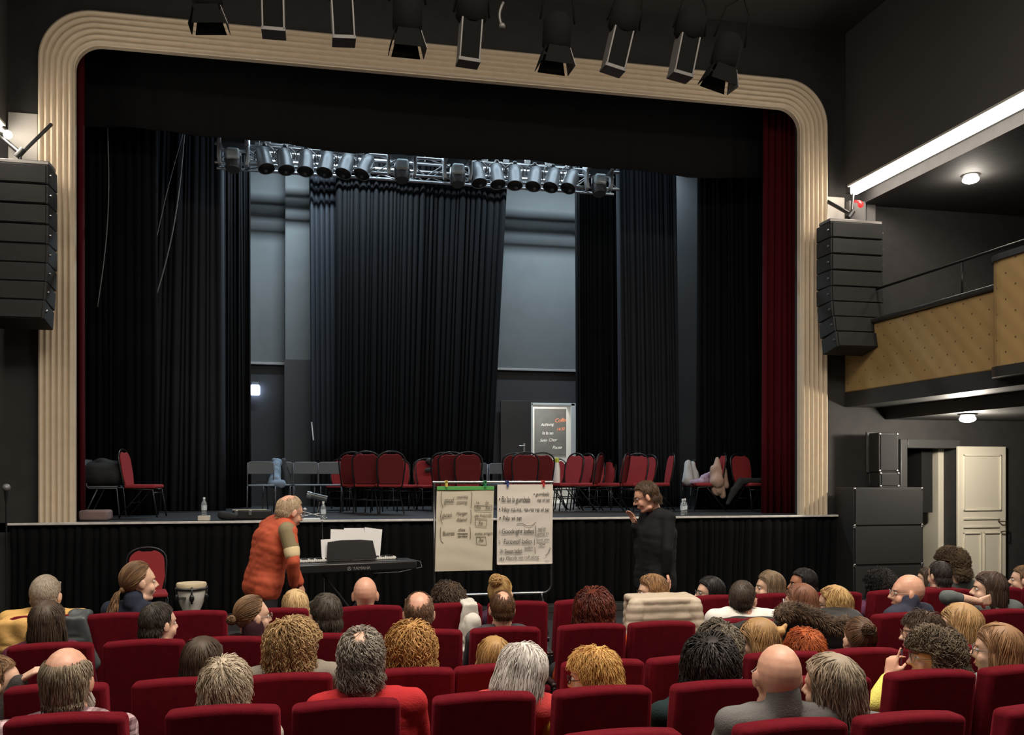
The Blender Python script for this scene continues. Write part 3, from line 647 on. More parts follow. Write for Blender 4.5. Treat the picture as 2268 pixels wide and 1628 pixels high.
def hairmat(c1, c2):
    k = 'hair_%d_%d_%d_%d' % (int(c1[0] * 999), int(c1[1] * 999), int(c1[2] * 999), int(c2[0] * 999))
    if k in MATS: return MATS[k]
    m = mat(k, c1, .5, spec=.35); nt = m.node_tree; b = nt.nodes['Principled BSDF']
    a = nt.nodes.new('ShaderNodeAttribute'); a.attribute_name = 'strand'
    r = nt.nodes.new('ShaderNodeValToRGB'); r.color_ramp.elements[0].color = (*c1, 1); r.color_ramp.elements[1].color = (*c2, 1)
    r.color_ramp.elements[0].position = .15; r.color_ramp.elements[1].position = .9
    nt.links.new(a.outputs['Fac'], r.inputs[0]); nt.links.new(r.outputs[0], b.inputs['Base Color']); return m
def np_obj(name, V, Q, att, m, parent, M=None):
    me = bpy.data.meshes.new(name); n = len(V)
    if M is not None: A = np.array(M); V = V @ A[:3, :3].T + A[:3, 3]
    me.vertices.add(n); me.vertices.foreach_set('co', V.astype(np.float32).ravel())
    me.loops.add(Q.size); me.loops.foreach_set('vertex_index', Q.astype(np.int32).ravel())
    me.polygons.add(len(Q)); me.polygons.foreach_set('loop_start', np.arange(0, Q.size, 4, dtype=np.int32))
    me.polygons.foreach_set('use_smooth', [True] * len(Q)); me.update(calc_edges=True); me.validate()
    if att is not None:
        a = me.attributes.new('strand', 'FLOAT', 'POINT'); a.data.foreach_set('value', att.astype(np.float32))
    me.materials.append(m); o = bpy.data.objects.new(name, me); COL.objects.link(o)
    if parent: o.parent = parent
    return o
def tubes(Pp, ref, r0, tip=.35):
    """Pp (N,K,3) strand points -> verts, quads"""
    N, K, _ = Pp.shape; T = np.gradient(Pp, axis=1); T /= np.linalg.norm(T, axis=2, keepdims=True) + 1e-9
    A = np.cross(T, ref[:, None, :]); A /= np.linalg.norm(A, axis=2, keepdims=True) + 1e-6; B = np.cross(T, A)
    rr = (r0 * (1 - (1 - tip) * np.linspace(0, 1, K)))[None, :, None]
    V = np.stack([Pp + (A * math.cos(t) + B * math.sin(t)) * rr for t in (0, 2.094, 4.189)], axis=2)  # N,K,3,3
    idx = np.arange(N * K * 3).reshape(N, K, 3); q = []
    for c in range(3):
        c2 = (c + 1) % 3; q.append(np.stack([idx[:, :-1, c], idx[:, :-1, c2], idx[:, 1:, c2], idx[:, 1:, c]], axis=-1).reshape(-1, 4))
    return V.reshape(-1, 3), np.concatenate(q)
HC = np.array([0, -.012, .030]); HR = np.array([.079, .098, .100])
def dirs_angles(n): return np.degrees(np.abs(np.arctan2(n[:, 0], n[:, 1]))), np.degrees(np.arcsin(np.clip(n[:, 2], -1, 1)))
def hairline(n, style, bald=0, off=0):
    az, el = dirs_angles(n)
    m = el > np.interp(az, [0, 40, 60, 74, 96, 110, 180], [46, 42, 30, 8, -8, -46, -56]) + off
    if style == 'fringe': m &= (el < np.interp(az, [0, 60, 100, 180], [-90, 25, 36, 30])) & (az > 62)
    if bald:
        c = np.array([0, -.50, .866]); jj = np.sin(n[:, 0] * 91 + n[:, 1] * 57) * 7 + np.sin(n[:, 0] * 7 + n[:, 1] * 11) * 3 if off == 0 else 7; m &= (n @ c) < np.cos(np.radians(bald + jj))
    return m
ST = {  # length, lift, outward, gravity, curl amp, curl freq, zcut, n, radius
 'crop':  dict(L=.022, lift=.004, out=.3, g=.2, amp=0, fr=0, zc=-9, n=1500, r=.0021),
 'short': dict(L=.050, lift=.006, out=.30, g=.25, amp=.003, fr=60, zc=-9, n=1500, r=.0024),
 'fringe': dict(L=.055, lift=.008, out=.12, g=.8, amp=.002, fr=50, zc=-.085, n=900, r=.0024),
 'tousle': dict(L=.085, lift=.014, out=.25, g=.15, amp=.008, fr=55, zc=-.11, n=1300, r=.0026),
 'curly': dict(L=.20, lift=.034, out=.25, g=.40, amp=.011, fr=130, zc=-.13, n=1100, r=.0030),
 'afro':  dict(L=.13, lift=.030, out=.5, g=.1, amp=.010, fr=170, zc=-.12, n=1400, r=.0028),
 'lcurl': dict(L=.38, lift=.046, out=.2, g=.65, amp=.013, fr=95, zc=-.27, n=1500, r=.0032),
 'scurl': dict(L=.11, lift=.017, out=.3, g=.3, amp=.010, fr=130, zc=-.12, n=1500, r=.0027),
 'thick': dict(L=.24, lift=.030, out=.1, g=.5, amp=.007, fr=30, zc=-.10, n=1700, r=.0028),
 'bob':   dict(L=.30, lift=.012, out=.08, g=.55, amp=.003, fr=20, zc=-.115, n=1500, r=.0027),
 'long':  dict(L=.42, lift=.014, out=.05, g=.65, amp=.004, fr=18, zc=-.29, n=1500, r=.0028),
 'wave':  dict(L=.42, lift=.014, out=.08, g=.6, amp=.016, fr=38, zc=-.30, n=1500, r=.0029),
 'bun':   dict(L=.20, lift=.008, out=.0, g=.0, amp=.001, fr=20, zc=-9, n=1400, r=.0024),
 'pony':  dict(L=.20, lift=.008, out=.0, g=.0, amp=.001, fr=20, zc=-9, n=1400, r=.0024)}
def make_hair(style, c1, c2, Hm, parent, seed, bald=0, tie=(0, -.115, .02), bun=.035, q=1.0, fr=None, cut=None):
    rg = np.random.default_rng(seed); s = dict(ST[style]); K = (24 if s['fr'] > 90 else 18 if s['fr'] > 35 else 12) if s['L'] > .1 else 7
    if cut is not None: s['zc'] = cut
    N = int(s['n'] * 2.1 * q); i = np.arange(N) + .5; ph = np.arccos(1 - 2 * i / N); th = math.pi * (1 + 5 ** .5) * i
    n = np.stack([np.cos(th) * np.sin(ph), np.sin(th) * np.sin(ph), np.cos(ph)], 1) + rg.normal(0, .02, (N, 3)); n /= np.linalg.norm(n, axis=1, keepdims=True)
    n = n[hairline(n, style, bald)]; ex = n[n[:, 2] > .75]; ex = ex + rg.normal(0, .05, ex.shape); ex /= np.linalg.norm(ex, axis=1, keepdims=True); ex = ex[hairline(ex, style, bald)]; n = np.concatenate([n, ex]); N = len(n); p = HC + n * HR; lift = s['lift'] * rg.uniform(.35, 1.0, N)
    crown = np.array([rg.uniform(-.12, .12), -.22, .97]); crown /= np.linalg.norm(crown); side = rg.choice([-1, 1]) * rg.uniform(.2, .9); T = np.array(tie)
    L = s['L'] * rg.uniform(.82, 1.05, N) * (1 if s['L'] < .1 else 1); st = L / (K - 1); pts = [p.copy()]
    d = None; jit = rg.normal(0, .5, (N, 3))
    for k in range(1, K):
        rel = (p - HC) / HR; rn = rel / np.linalg.norm(rel, axis=1, keepdims=True)
        if style in ('bun', 'pony'):
            t = T - p; dist = np.linalg.norm(t, axis=1, keepdims=True); t /= dist + 1e-6; stp = np.minimum(st, dist[:, 0] * .55)[:, None]
            on = np.ones((N, 1))
        else:
            t = rn * (rn @ crown)[:, None] - crown; t /= np.linalg.norm(t, axis=1, keepdims=True) + 1e-6; near = np.clip((rn @ crown - .80) * 6, 0, 1)[:, None]; sw_ = np.cross(rn, crown); t += (sw_ * .5 + np.array([side * .7, .3, 0])) * near + jit * (.25 + .5 * near); t /= np.linalg.norm(t, axis=1, keepdims=True) + 1e-6
            if s['L'] > .2: t += (np.stack([np.sign(n[:, 0] + 1e-3) * 1.3, np.full(N, -.9), np.zeros(N)], 1)) * np.clip((n[:, 1:2] - .25) * 2, 0, 1); t /= np.linalg.norm(t, axis=1, keepdims=True)
            below = np.clip((-rel[:, 2] + .15) * 1.6, 0, 1)[:, None]
            t = t * (1 - below * .9); stp = st[:, None]
        nd = t + rn * s['out'] * (1 if k < 4 else .3) + np.array([0, 0, -1]) * s['g'] * (.3 + .7 * (k / K))
        nd /= np.linalg.norm(nd, axis=1, keepdims=True) + 1e-6
        d = nd if d is None else d * .35 + nd * .65; p = p + d * stp
        lf = lift * min(1, k / 3); RR = HR + lf[:, None]; rel = (p - HC) / RR; l = np.linalg.norm(rel, axis=1, keepdims=True)
        hi = (rel[:, 2] > -.35)[:, None] & (style not in ('tousle', 'afro', 'curly')); push = (l < 1) | hi; lim = np.where(l > 1.12, 1.12, np.maximum(l, 1)) ; p = np.where(push, HC + rel / np.maximum(l, 1e-6) * RR, np.where(rel[:, 2:3] > -.35, HC + rel / np.maximum(l, 1e-6) * lim * RR, p))
        # neck and face keep-out
        if s['zc'] < -.08 and style not in ('bun', 'pony'):
            low = p[:, 2] < -.06; rad = np.hypot(p[:, 0], p[:, 1] + .03); f2 = low & (rad < .066 + lift)
            sc = np.where(f2, (.066 + lift) / np.maximum(rad, 1e-4), 1); p[:, 0] *= sc; p[:, 1] = (p[:, 1] + .03) * sc - .03
            fc = (p[:, 1] > .022) & (p[:, 2] < (.045 if style in ('afro', 'curly', 'tousle', 'lcurl', 'scurl', 'thick') else .085)) & ((p[:, 2] < .05) | (np.abs(p[:, 0]) > .03) | (k > 3)); p[:, 0] = np.where(fc, np.where(n[:, 0] >= 0, 1, -1) * np.maximum(np.abs(p[:, 0]), .076), p[:, 0]); p[:, 1] = np.where(fc, p[:, 1] * .25 + .016, p[:, 1])
        pts.append(p.copy())
    Pp = np.stack(pts, 1)
    if s['amp']:
        kk = np.arange(K)[None, :] * st[:, None] * s['fr']; pw = np.sin(n[:, 0] * 9 + 2 * np.sin(n[:, 2] * 7)) * 3; phs = (pw + rg.uniform(-.7, .7, N))[:, None]
        ramp = (np.linspace(0, 1, K) ** .7)[None, :]; a1 = n; a2 = np.cross(n, [0, 0, 1.0]); a2 /= np.linalg.norm(a2, axis=1, keepdims=True) + 1e-6
        Pp = Pp + s['amp'] * ramp[..., None] * (np.sin(kk + phs)[..., None] * a1[:, None] + np.cos(kk * 1.1 + phs * 1.3)[..., None] * a2[:, None])
    if s['zc'] > -5:
        zc = s['zc'] + rg.normal(0, .008, N)
        for k in range(1, K):
            bad = Pp[:, k, 2] < zc; Pp[bad, k] = Pp[bad, k - 1] + np.array([0, 0, -.0006])
    att = np.clip(rg.uniform(0, 1, N) * .6 + .4 * (.5 + .5 * np.sin(n[:, 0] * 8 + seed) * np.sin(n[:, 2] * 5 + n[:, 1] * 6)), 0, 1)
    V, Q = tubes(Pp, n, s['r']); A = np.repeat(att, K * 3); off = len(V)
    # shell under the strands
    u, w2 = 40, 26; g = []
    for a in range(w2 + 1):
        for c in range(u):
            t_ = math.pi * a / w2; x = 2 * math.pi * c / u; g.append((math.sin(t_) * math.cos(x), math.sin(t_) * math.sin(x), math.cos(t_)))
    g = np.array(g); mk = hairline(g, style, bald, off=2); sh = HC + g * (HR + .0015 + (0 if bald or style == 'fringe' else s['lift'] * .4)); qs = []
    for a in range(w2):
        for c in range(u):
            ids = (a * u + c, a * u + (c + 1) % u, (a + 1) * u + (c + 1) % u, (a + 1) * u + c)
            if all(mk[j] for j in ids): qs.append(ids)
    VV = [V, sh]; QQ = [Q, np.array(qs) + off] if qs else [Q]; AA = [A, np.full(len(sh), .45)]; off += len(sh)
    if style in ('bun', 'pony'):
        M2 = 150 if style == 'bun' else 420
        if style == 'bun':
            aa = []; rf = []
            for j in range(M2):
                ax = rg.normal(size=3); ax /= np.linalg.norm(ax); o1 = np.cross(ax, rg.normal(size=3)); o1 /= np.linalg.norm(o1); o2 = np.cross(ax, o1); sp_ = np.linspace(0, rg.uniform(2, 4), 10); rr = bun * rg.uniform(.8, 1.15)
                aa.append(T + np.array([0, -bun * .6, 0]) + rr * (np.cos(sp_)[:, None] * o1 + np.sin(sp_)[:, None] * o2)); rf.append(ax)
            Bp = np.array(aa); rf = np.array(rf)
            es = MB().ell(T + np.array([0, -bun * .6, 0]), (bun * .9,) * 3)
        else:
            aa = []; rf = []
            for j in range(M2):
                r1 = rg.uniform(-1, 1, 2); sp_ = np.linspace(0, 1, 12); wv = rg.uniform(0, 6)
                q1 = T[None, :] + np.stack([r1[0] * .038 * sp_ ** .5 + .010 * np.sin(sp_ * 14 + wv), -.012 - .06 * sp_ ** .5 + r1[1] * .03 * sp_ ** .5, -.22 * sp_ * rg.uniform(.8, 1.05)], 1)
                aa.append(q1); rf.append([1, 0, 0])
            Bp = np.array(aa); rf = np.array(rf, float); es = MB().ell(T, (.02, .02, .02))
        v3, q3 = tubes(Bp, rf, s['r'] * 1.2); VV.append(v3); QQ.append(q3 + off); AA.append(np.repeat(rg.uniform(.1, 1, M2), Bp.shape[1] * 3)); off += len(v3)
        ev = np.array(es.v); eq = np.array([f for f in es.f if len(f) == 4]); VV.append(ev); QQ.append(eq + off); AA.append(np.full(len(ev), .4))
    return np_obj('hair', np.concatenate(VV), np.concatenate(QQ), np.concatenate(AA), hairmat(c1, c2), parent, Hm)
def make_beard(c1, c2, Hm, parent, seed, L=.02):
    rg = np.random.default_rng(seed); N = 1500; n = rg.normal(size=(N, 3)); n /= np.linalg.norm(n, axis=1, keepdims=True); az, el = dirs_angles(n)
    n = n[(az < 88) & (el < np.interp(az, [0, 20, 50, 88], [-16, -12, -18, 12])) & (el > -80)]; N = len(n)
    p = np.array([0, .026, -.036]) + n * np.array([.061, .070, .086]); d = n * .5 + np.array([0, 0, -1]); d /= np.linalg.norm(d, axis=1, keepdims=True)
    Pp = np.stack([p + d * L * k / 3 for k in range(4)], 1); V, Q = tubes(Pp, n, .0018)
    return np_obj('beard', V, Q, np.repeat(rg.uniform(0, 1, N), 12), hairmat(c1, c2), parent, Hm)
SKIN = {'a': mat('skin_fair', S(228, 186, 160), .5, var=.12, vscale=30, sss=.08), 'b': mat('skin_rosy', S(222, 168, 142), .45, var=.12, vscale=30, sss=.08), 'c': mat('skin_tan', S(176, 120, 92), .5, var=.1, vscale=30, sss=.05)}
def head_prims(mb, Hm, ears=True):
    M3 = Hm.to_3x3(); s = M3.to_scale()[0]
    def E(c, r, rot=None):
        mm = M3 @ rot if rot is not None else M3
        mb.ell(Hm @ Vector(c), r, mm)
    def Cp(a, ra, b, rb): mb.cap(Hm @ Vector(a), ra * s, Hm @ Vector(b), rb * s, 10)
    E((0, -.012, .030), (.077, .096, .097)); E((0, .026, -.030), (.060, .066, .082)); E((0, .045, .030), (.060, .045, .055))
    E((0, .062, -.096), (.026, .022, .018)); E((.034, .058, -.034), (.028, .026, .030)); E((-.034, .058, -.034), (.028, .026, .030))
    Cp((-.045, .006, -.085), .022, (-.015, .060, -.095), .018); Cp((.045, .006, -.085), .022, (.015, .060, -.095), .018)
    Cp((0, .088, .014), .008, (0, .112, -.022), .0115); E((.012, .098, -.028), (.008, .009, .007)); E((-.012, .098, -.028), (.008, .009, .007))
    E((0, .078, .030), (.046, .016, .010)); E((0, .086, -.054), (.022, .012, .007)); E((0, .085, -.067), (.019, .012, .007))
    for sx in (-1, 1):
        if ears:
            rt = Matrix.Rotation(sx * -.35, 3, 'Z') @ Matrix.Rotation(-.15, 3, 'X')
            E((sx * .082, -.006, -.004), (.007, .020, .031), rt); E((sx * .079, .002, -.018), (.010, .010, .018), rt)
def hand(mb, w, d, pn, curl=.5, point=False, s=1, left=True):
    d = Vector(d).normalized(); pn = Vector(pn); pn = (pn - d * pn.dot(d)).normalized(); sd = d.cross(pn) * (1 if left else -1); w = Vector(w)
    for k, (off, ln) in enumerate(((-.030, .070), (-.010, .080), (.010, .075), (.029, .060))):
        b = w + d * .085 * s + sd * off * s; mb.cap(w + d * .02 * s + sd * off * .6 * s, .014 * s, b, .011 * s, 8)
        c = .05 if (point and k == 0) else curl; p = b; a = d.copy()
        for j, f in enumerate((.45, .32, .23)):
            a = (a * math.cos(c * .9) + pn * math.sin(c * .9)).normalized(); pnn = a; q = p + a * ln * f * s; mb.cap(p, (.0092 - .0008 * j) * s, q, (.0085 - .0009 * j) * s, 8); p = q
            # rotate the bending normal with the finger
            sd_ax = sd if True else None; pn = Matrix.Rotation(0, 3, 'X') @ pn
        
    t0 = w + d * .028 * s - sd * .022 * s; t1 = t0 + (d * .55 - sd * .7 + pn * .35).normalized() * .042 * s; t2 = t1 + (d * .9 - sd * .15 + pn * .4).normalized() * .032 * s
    mb.cap(t0, .014 * s, t1, .0105 * s, 8); mb.cap(t1, .0105 * s, t2, .0085 * s, 8)
def torso(mb, J, g=0, sw=1):
    Pv, N, SL, SR = J['pelvis'], J['neck'], J['SL'], J['SR']; a = (SR - SL).normalized(); C = J.get('chest') or Pv.lerp(N, .62)
    fat = J.get('fat', 0) + g; up = N - C; U = C + up * .62
    LV = [(0, .088, .108), (.14, .086, .110), (.28, .076, .107), (.42, .070, .105), (.56, .074, .107), (.7, .082, .110), (.85, .090, .110), (1, .092, .108)]
    for t_, hw_, r_ in LV:
        q_ = Pv.lerp(C, t_) + a.cross(up).normalized() * 0; mb.cap(q_ - a * hw_, r_ + fat, q_ + a * hw_, r_ + fat)
    mb.cap(Pv, .11 + fat, C, .112 + fat); Um = C.lerp(U, .5); mb.cap(Um - a * .102, .098 + g + J.get('fat', 0) * .5, Um + a * .102, .098 + g + J.get('fat', 0) * .5)
    mb.cap(U - a * .105, .085 + g, U + a * .105, .085 + g); mb.cap(C, .11 + fat, U, .09 + g)
    for s_, ss in ((SL, -1), (SR, 1)):
        mb.cap(U + a * ss * .06, .080 + g, s_, .058 + g); mb.cap(N + a * ss * .028 - up.normalized() * .018, .040 + g * .6, s_ + up.normalized() * .004, .050 + g)
        mb.cap(C + a * ss * .10, .085 + fat, s_, .055 + g)
def arms(mb, J, g=0, upto=1.0, body=False):
    for k in 'LR':
        s_, e, w = J['S' + k], J['E' + k], J['W' + k]
        mb.cap(s_, .052 + g, s_.lerp(e, .5), .047 + g); mb.cap(s_.lerp(e, .5), .047 + g, e, .040 + g)
        sl = 1.0 if body else J.get('sleeve' + k, upto); w2 = e.lerp(w, sl); mb.cap(e, .040 + g, e.lerp(w2, .4), .041 + g); mb.cap(e.lerp(w2, .4), .041 + g, w2, (.026 if body else .031) + g)
def legs(mb, J, g=0):
    a = (J['SR'] - J['SL']).normalized()
    for k, s in (('L', -1), ('R', 1)):
        h = J['pelvis'] + a * s * .09; kn, an = J['K' + k], J['A' + k]
        mb.cap(h, .088 + g, h.lerp(kn, .5), .076 + g); mb.cap(h.lerp(kn, .5), .076 + g, kn, .056 + g); mb.cap(kn, .056 + g, kn.lerp(an, .35), .056 + g); mb.cap(kn.lerp(an, .35), .056 + g, an, .036 + g * 1.3)
def seated_joints(hz, bx, by, hs, sw, hy=0):
    """root local; head centre at (0,0,hz)"""
    N = Vector((bx * .35, -.035 + by, hz - .125 * hs)); J = dict(neck=N, pelvis=Vector((bx, .14 + by, .53)))
    a = Vector((math.cos(hy), math.sin(hy), 0)); f = Vector((-math.sin(hy), math.cos(hy), 0))
    sc = N + Vector((bx * .12, 0, 0)) + Vector((0, 0, -.05)); J['SL'] = sc - a * .175 * sw; J['SR'] = sc + a * .175 * sw
    J['chest'] = N.lerp(J['pelvis'], .42) + Vector((0, -.01, 0))
    for k, s in (('L', -1), ('R', 1)):
        J['E' + k] = J['S' + k] + a * s * .045 + f * .11 + Vector((0, 0, -.27)); J['W' + k] = Vector((bx, by, 0)) + a * s * .07 + f * .36 + Vector((0, 0, .66))
        J['K' + k] = Vector((bx + s * .12, .50 + by, .50)); J['A' + k] = Vector((bx + s * .12, .50 + by, .09)); J['T' + k] = Vector((bx + s * .13, .62 + by, .04))
    return J
GROUP_P = None
def glasses(Hm, parent, col=(.02, .02, .02), clear=True):
    b = MB()
    for s in (-1, 1):
        ring = [Hm @ Vector((s * .032 + .025 * math.cos(t), .104 - .010 * abs(math.cos(t)) * (1 if s * math.cos(t) > 0 else .2), .006 + .019 * math.sin(t))) for t in np.linspace(0, 2 * math.pi, 14, endpoint=False)]
        b.tube(ring, .0024, 6, closed=True); b.tube([Hm @ Vector((s * .056, .097, .010)), Hm @ Vector((s * .078, .06, .010)), Hm @ Vector((s * .083, -.005, .010)), Hm @ Vector((s * .082, -.022, -.006))], .0022, 6)
    b.tube([Hm @ Vector((-.008, .106, .010)), Hm @ Vector((.008, .106, .010))], .0022, 6)
    return b.obj('glasses', mat('glasses_frame_%d' % int(col[0] * 100), col, .3), parent, smooth=True, fixn=False)
def face_parts(Hm, parent, browc, seed, lips=True):
    ew = mat('eye_white', (.75, .72, .68), .2); ir = mat('eye_iris', (.04, .03, .02), .15); M3 = Hm.to_3x3()
    for s in (-1, 1):
        e = MB().ell(Hm @ Vector((s * .031, .076, .008)), (.0125, .0105, .0095), M3, 12, 8).obj('eye', ew, parent, smooth=True)
        MB().ell(Hm @ Vector((s * .031, .0842, .008)), (.0055, .0030, .0055), M3, 10, 6).obj('iris', ir, e, smooth=True)
        sc = M3.to_scale()[0]; MB().cap(Hm @ Vector((s * .014, .093, .026)), .0034 * sc, Hm @ Vector((s * .048, .078, .028)), .0022 * sc, 8).obj('eyebrow', mat('brow_%d' % int(browc[0] * 99), browc, .8), parent, smooth=True)
    MB().ell(Hm @ Vector((0, .0945, -.060)), (.021, .006, .0065), M3, 12, 8).obj('lips', mat('lips', S(176, 96, 88), .4), parent, smooth=True)
def hair_none(*a): pass
NP = [0]
def person(lab, px, yt, row, yaw=0, hs=1.06, hair=None, c1=(.1, .06, .03), c2=None, bald=0, shirt=(.1, .1, .1), skin='a', pitch=0, roll=0, bx=0, by=0, sw=1.0, face=0, spec=None, beard=None, vox=.0085,
           pose=None, Yabs=None, tie=(0, -.115, .02), bun=.035, fat=.005, top='shirt', smat=None, collar=None, byaw=0, q=1.0, q2=0, cut=None, trous=(.02, .02, .025), nk=0):
    NP[0] += 1; seed = NP[0]
    Y = Yabs if Yabs else ROWY[row] + .19
    hh = .128 * hs + (ST[hair]['lift'] * .8 if hair and hair not in ('fringe',) and not bald else 0)
    p = P(px, yt, Y); loc = Vector((p.x, Y, 0)); hz = p.z - hh
    t = thing('person', lab, 'person', loc)
    Hm = Matrix.Translation((0, 0, hz)) @ Matrix.Rotation(R(yaw), 4, 'Z') @ Matrix.Rotation(R(pitch), 4, 'X') @ Matrix.Rotation(R(roll), 4, 'Y') @ Matrix.Scale(hs, 4)
    J = seated_joints(hz + nk, bx, by, hs, sw, R(byaw)); J['fat'] = fat
    if pose:
        for k, v in pose.items(): J[k] = (Vector(v) - loc) if k[-1] != '_' and not isinstance(v, (int, float)) else v
    b = MB(); head_prims(b, Hm, ears=hair not in ('long', 'wave', 'bob', 'lcurl', 'afro'))
    b.cap(J['neck'] + Vector((0, 0, -.02)), .056 * hs, Hm @ Vector((0, -.022, -.055)), .053 * hs); torso(b, J); arms(b, J, body=True); legs(b, J)
    for k in 'LR':
        d = J.get('hd' + k + '_') or (J['W' + k] - J['E' + k]); pn = J.get('pn' + k + '_') or Vector((0, 0, -1)); hand(b, J['W' + k], d, pn, J.get('curl' + k + '_', .45), J.get('point' + k + '_', False), 1.0, k == 'L')
        b.cap(J['A' + k], .038, J['A' + k] + Vector((0, 0, -.04)), .03); b.cap(J['A' + k] + Vector((0, 0, -.045)), .03, J.get('T' + k), .026)
    rem(b, 'body', SKIN[skin], t, vox, 1)
    c = MB(); torso(c, J, .013); arms(c, J, .013, upto=.94)
    if collar: 
        n0 = J['neck'] + Vector((0, -.004, .005 + collar * .5)); c.cap(n0 + Vector((0, 0, -collar)), .068 * hs, n0 + Vector((0, 0, collar)), .062 * hs)
    sm = smat or mat('cloth_%d_%d_%d' % tuple(int(x * 999) for x in shirt), shirt, .85, bump=.3, bscale=150, spec=.2)
    rem(c, top, sm, t, .011, 2, wr=.006, seed=seed)
    g = MB(); legs(g, J, .012); a = (J['SR'] - J['SL']).normalized(); g.cap(J['pelvis'] - a * .085, .125 + fat, J['pelvis'] + a * .085, .125 + fat)
    rem(g, 'trousers', mat('trousers_%d' % int(trous[0] * 999), trous, .85), t, .014, 2, wr=.004, seed=seed)
    for k in 'LR':
        h = J['A' + k]; tt = J['T' + k]; MB().cap(h + Vector((0, 0, -.03)), .046, tt, .040).obj('shoe', mat('shoe_black', (.015, .014, .013), .4), t, smooth=True)
    if hair: make_hair(hair, c1, c2 or tuple(x * .6 for x in c1), Hm, t, seed, bald, tie, bun, q, cut=cut)
    if beard: make_beard(beard[0], beard[1], Hm, t, seed, beard[2] if len(beard) > 2 else .02)
    if face: face_parts(Hm, t, tuple(x * .6 for x in c1), seed)
    if spec: glasses(Hm, t, spec)
    return t, J, Hm, loc
def plaid():
    if 'plaid' in MATS: return MATS['plaid']
    m = mat('plaid', (.1, .02, .03), .85); nt = m.node_tree; b = nt.nodes['Principled BSDF']; tc = nt.nodes.new('ShaderNodeTexCoord'); out = None
    for ax, sc in (('X', 15), ('Z', 15)):
        w_ = nt.nodes.new('ShaderNodeTexWave'); w_.bands_direction = ax; w_.inputs['Scale'].default_value = sc / 3; nt.links.new(tc.outputs['Object'], w_.inputs['Vector'])
        w3 = nt.nodes.new('ShaderNodeTexWave'); w3.bands_direction = ax; w3.inputs['Scale'].default_value = sc * .66; nt.links.new(tc.outputs['Object'], w3.inputs['Vector'])
        r = nt.nodes.new('ShaderNodeValToRGB'); r.color_ramp.interpolation = 'CONSTANT'; r.color_ramp.elements[0].color = (0, 0, 0, 1); r.color_ramp.elements[1].position = .86; r.color_ramp.elements[1].color = (.45, .45, .45, 1)
        r2 = nt.nodes.new('ShaderNodeValToRGB'); r2.color_ramp.interpolation = 'CONSTANT'; r2.color_ramp.elements[0].color = (0, 0, 0, 1); r2.color_ramp.elements[1].position = .5; r2.color_ramp.elements[1].color = (.16, .16, .16, 1)
        nt.links.new(w_.outputs['Fac'], r.inputs[0]); nt.links.new(w3.outputs['Fac'], r2.inputs[0])
        a = nt.nodes.new('ShaderNodeMath'); a.operation = 'ADD'; nt.links.new(r.outputs[0], a.inputs[0]); nt.links.new(r2.outputs[0], a.inputs[1])
        if out is None: out = a
        else:
            a2 = nt.nodes.new('ShaderNodeMath'); a2.operation = 'ADD'; nt.links.new(out.outputs[0], a2.inputs[0]); nt.links.new(a.outputs[0], a2.inputs[1]); out = a2
    mx = nt.nodes.new('ShaderNodeMix'); mx.data_type = 'RGBA'; mx.inputs[6].default_value = (*S(74, 30, 42), 1); mx.inputs[7].default_value = (*S(226, 196, 200), 1)
    nt.links.new(out.outputs[0], mx.inputs[0]); nt.links.new(mx.outputs[2], b.inputs['Base Color']); return m
# hair colours
G1, G2 = S(170, 160, 148), S(96, 86, 76)           # grey
SV, SV2 = S(214, 200, 178), S(150, 132, 108)       # silver blond
WH, WH2 = S(236, 230, 224), S(178, 170, 162)
BR, BR2 = S(112, 82, 58), S(60, 42, 30)
DB, DB2 = S(92, 74, 58), S(48, 38, 30)
BK, BK2 = S(34, 30, 30), S(12, 11, 12)
LB, LB2 = S(152, 118, 84), S(92, 68, 46)
BL, BL2 = S(212, 178, 120), S(140, 106, 62)
GO, GO2 = S(206, 160, 96), S(128, 88, 44)
SB1, SB2 = S(232, 190, 118), S(186, 132, 66)
AU, AU2 = S(112, 48, 30), S(48, 20, 14)
OR, OR2 = S(206, 110, 58), S(134, 62, 30)
SG1, SG2 = S(140, 128, 112), S(60, 54, 48)
# ---- front row
person('person with short grey hair in a mustard yellow jacket', 102, 1273, 'A', -8, 1.15, 'crop', G1, SV2, shirt=S(222, 178, 106), sw=1.3, fat=.035, collar=.02, top='jacket', nk=.045)
person('woman with long ponytail and navy shirt, face turned to the stage chairs', 308, 1243, 'A', -62, 1.14, 'pony', LB, BR2, shirt=S(44, 50, 66), tie=(.01, -.100, -.035), face=1, byaw=-25, bx=-.06, collar=.02)
person('small person with straight pale blond hair behind the orange jacket', 654, 1303, 'A', 5, 1.05, 'bob', S(226, 196, 148), S(170, 138, 92), shirt=S(60, 60, 60), cut=-.2)
person('bald man with clean shaven head in the front row', 809, 1277, 'A', -6, 1.12, None, shirt=S(210, 205, 200), skin='b')
person('woman with wavy dark brown hair beside the white scarf', 993, 1288, 'A', 10, 1.1, 'curly', DB, DB2, shirt=S(70, 30, 34), cut=-.2)
person('woman with pinned up curly blond hair and purple cardigan', 1110, 1275, 'A', -35, 1.08, 'bun', BL, S(150, 110, 66), shirt=S(70, 44, 66), tie=(.0, -.06, .105), bun=.045, bx=.08, face=1)
person('woman in glasses with damp wavy brown hair looking towards the flipcharts', 1444, 1270, 'A', 78, 1.1, 'wave', S(170, 130, 88), S(92, 64, 42), shirt=S(90, 84, 80), face=1, spec=(.03, .02, .02), cut=-.2, pitch=-4)
person('woman with straight black hair and glasses in profile', 1572, 1275, 'A', 80, 1.05, 'bob', BK, BK2, shirt=S(50, 50, 54), face=1, spec=(.1, .1, .1), cut=-.16)
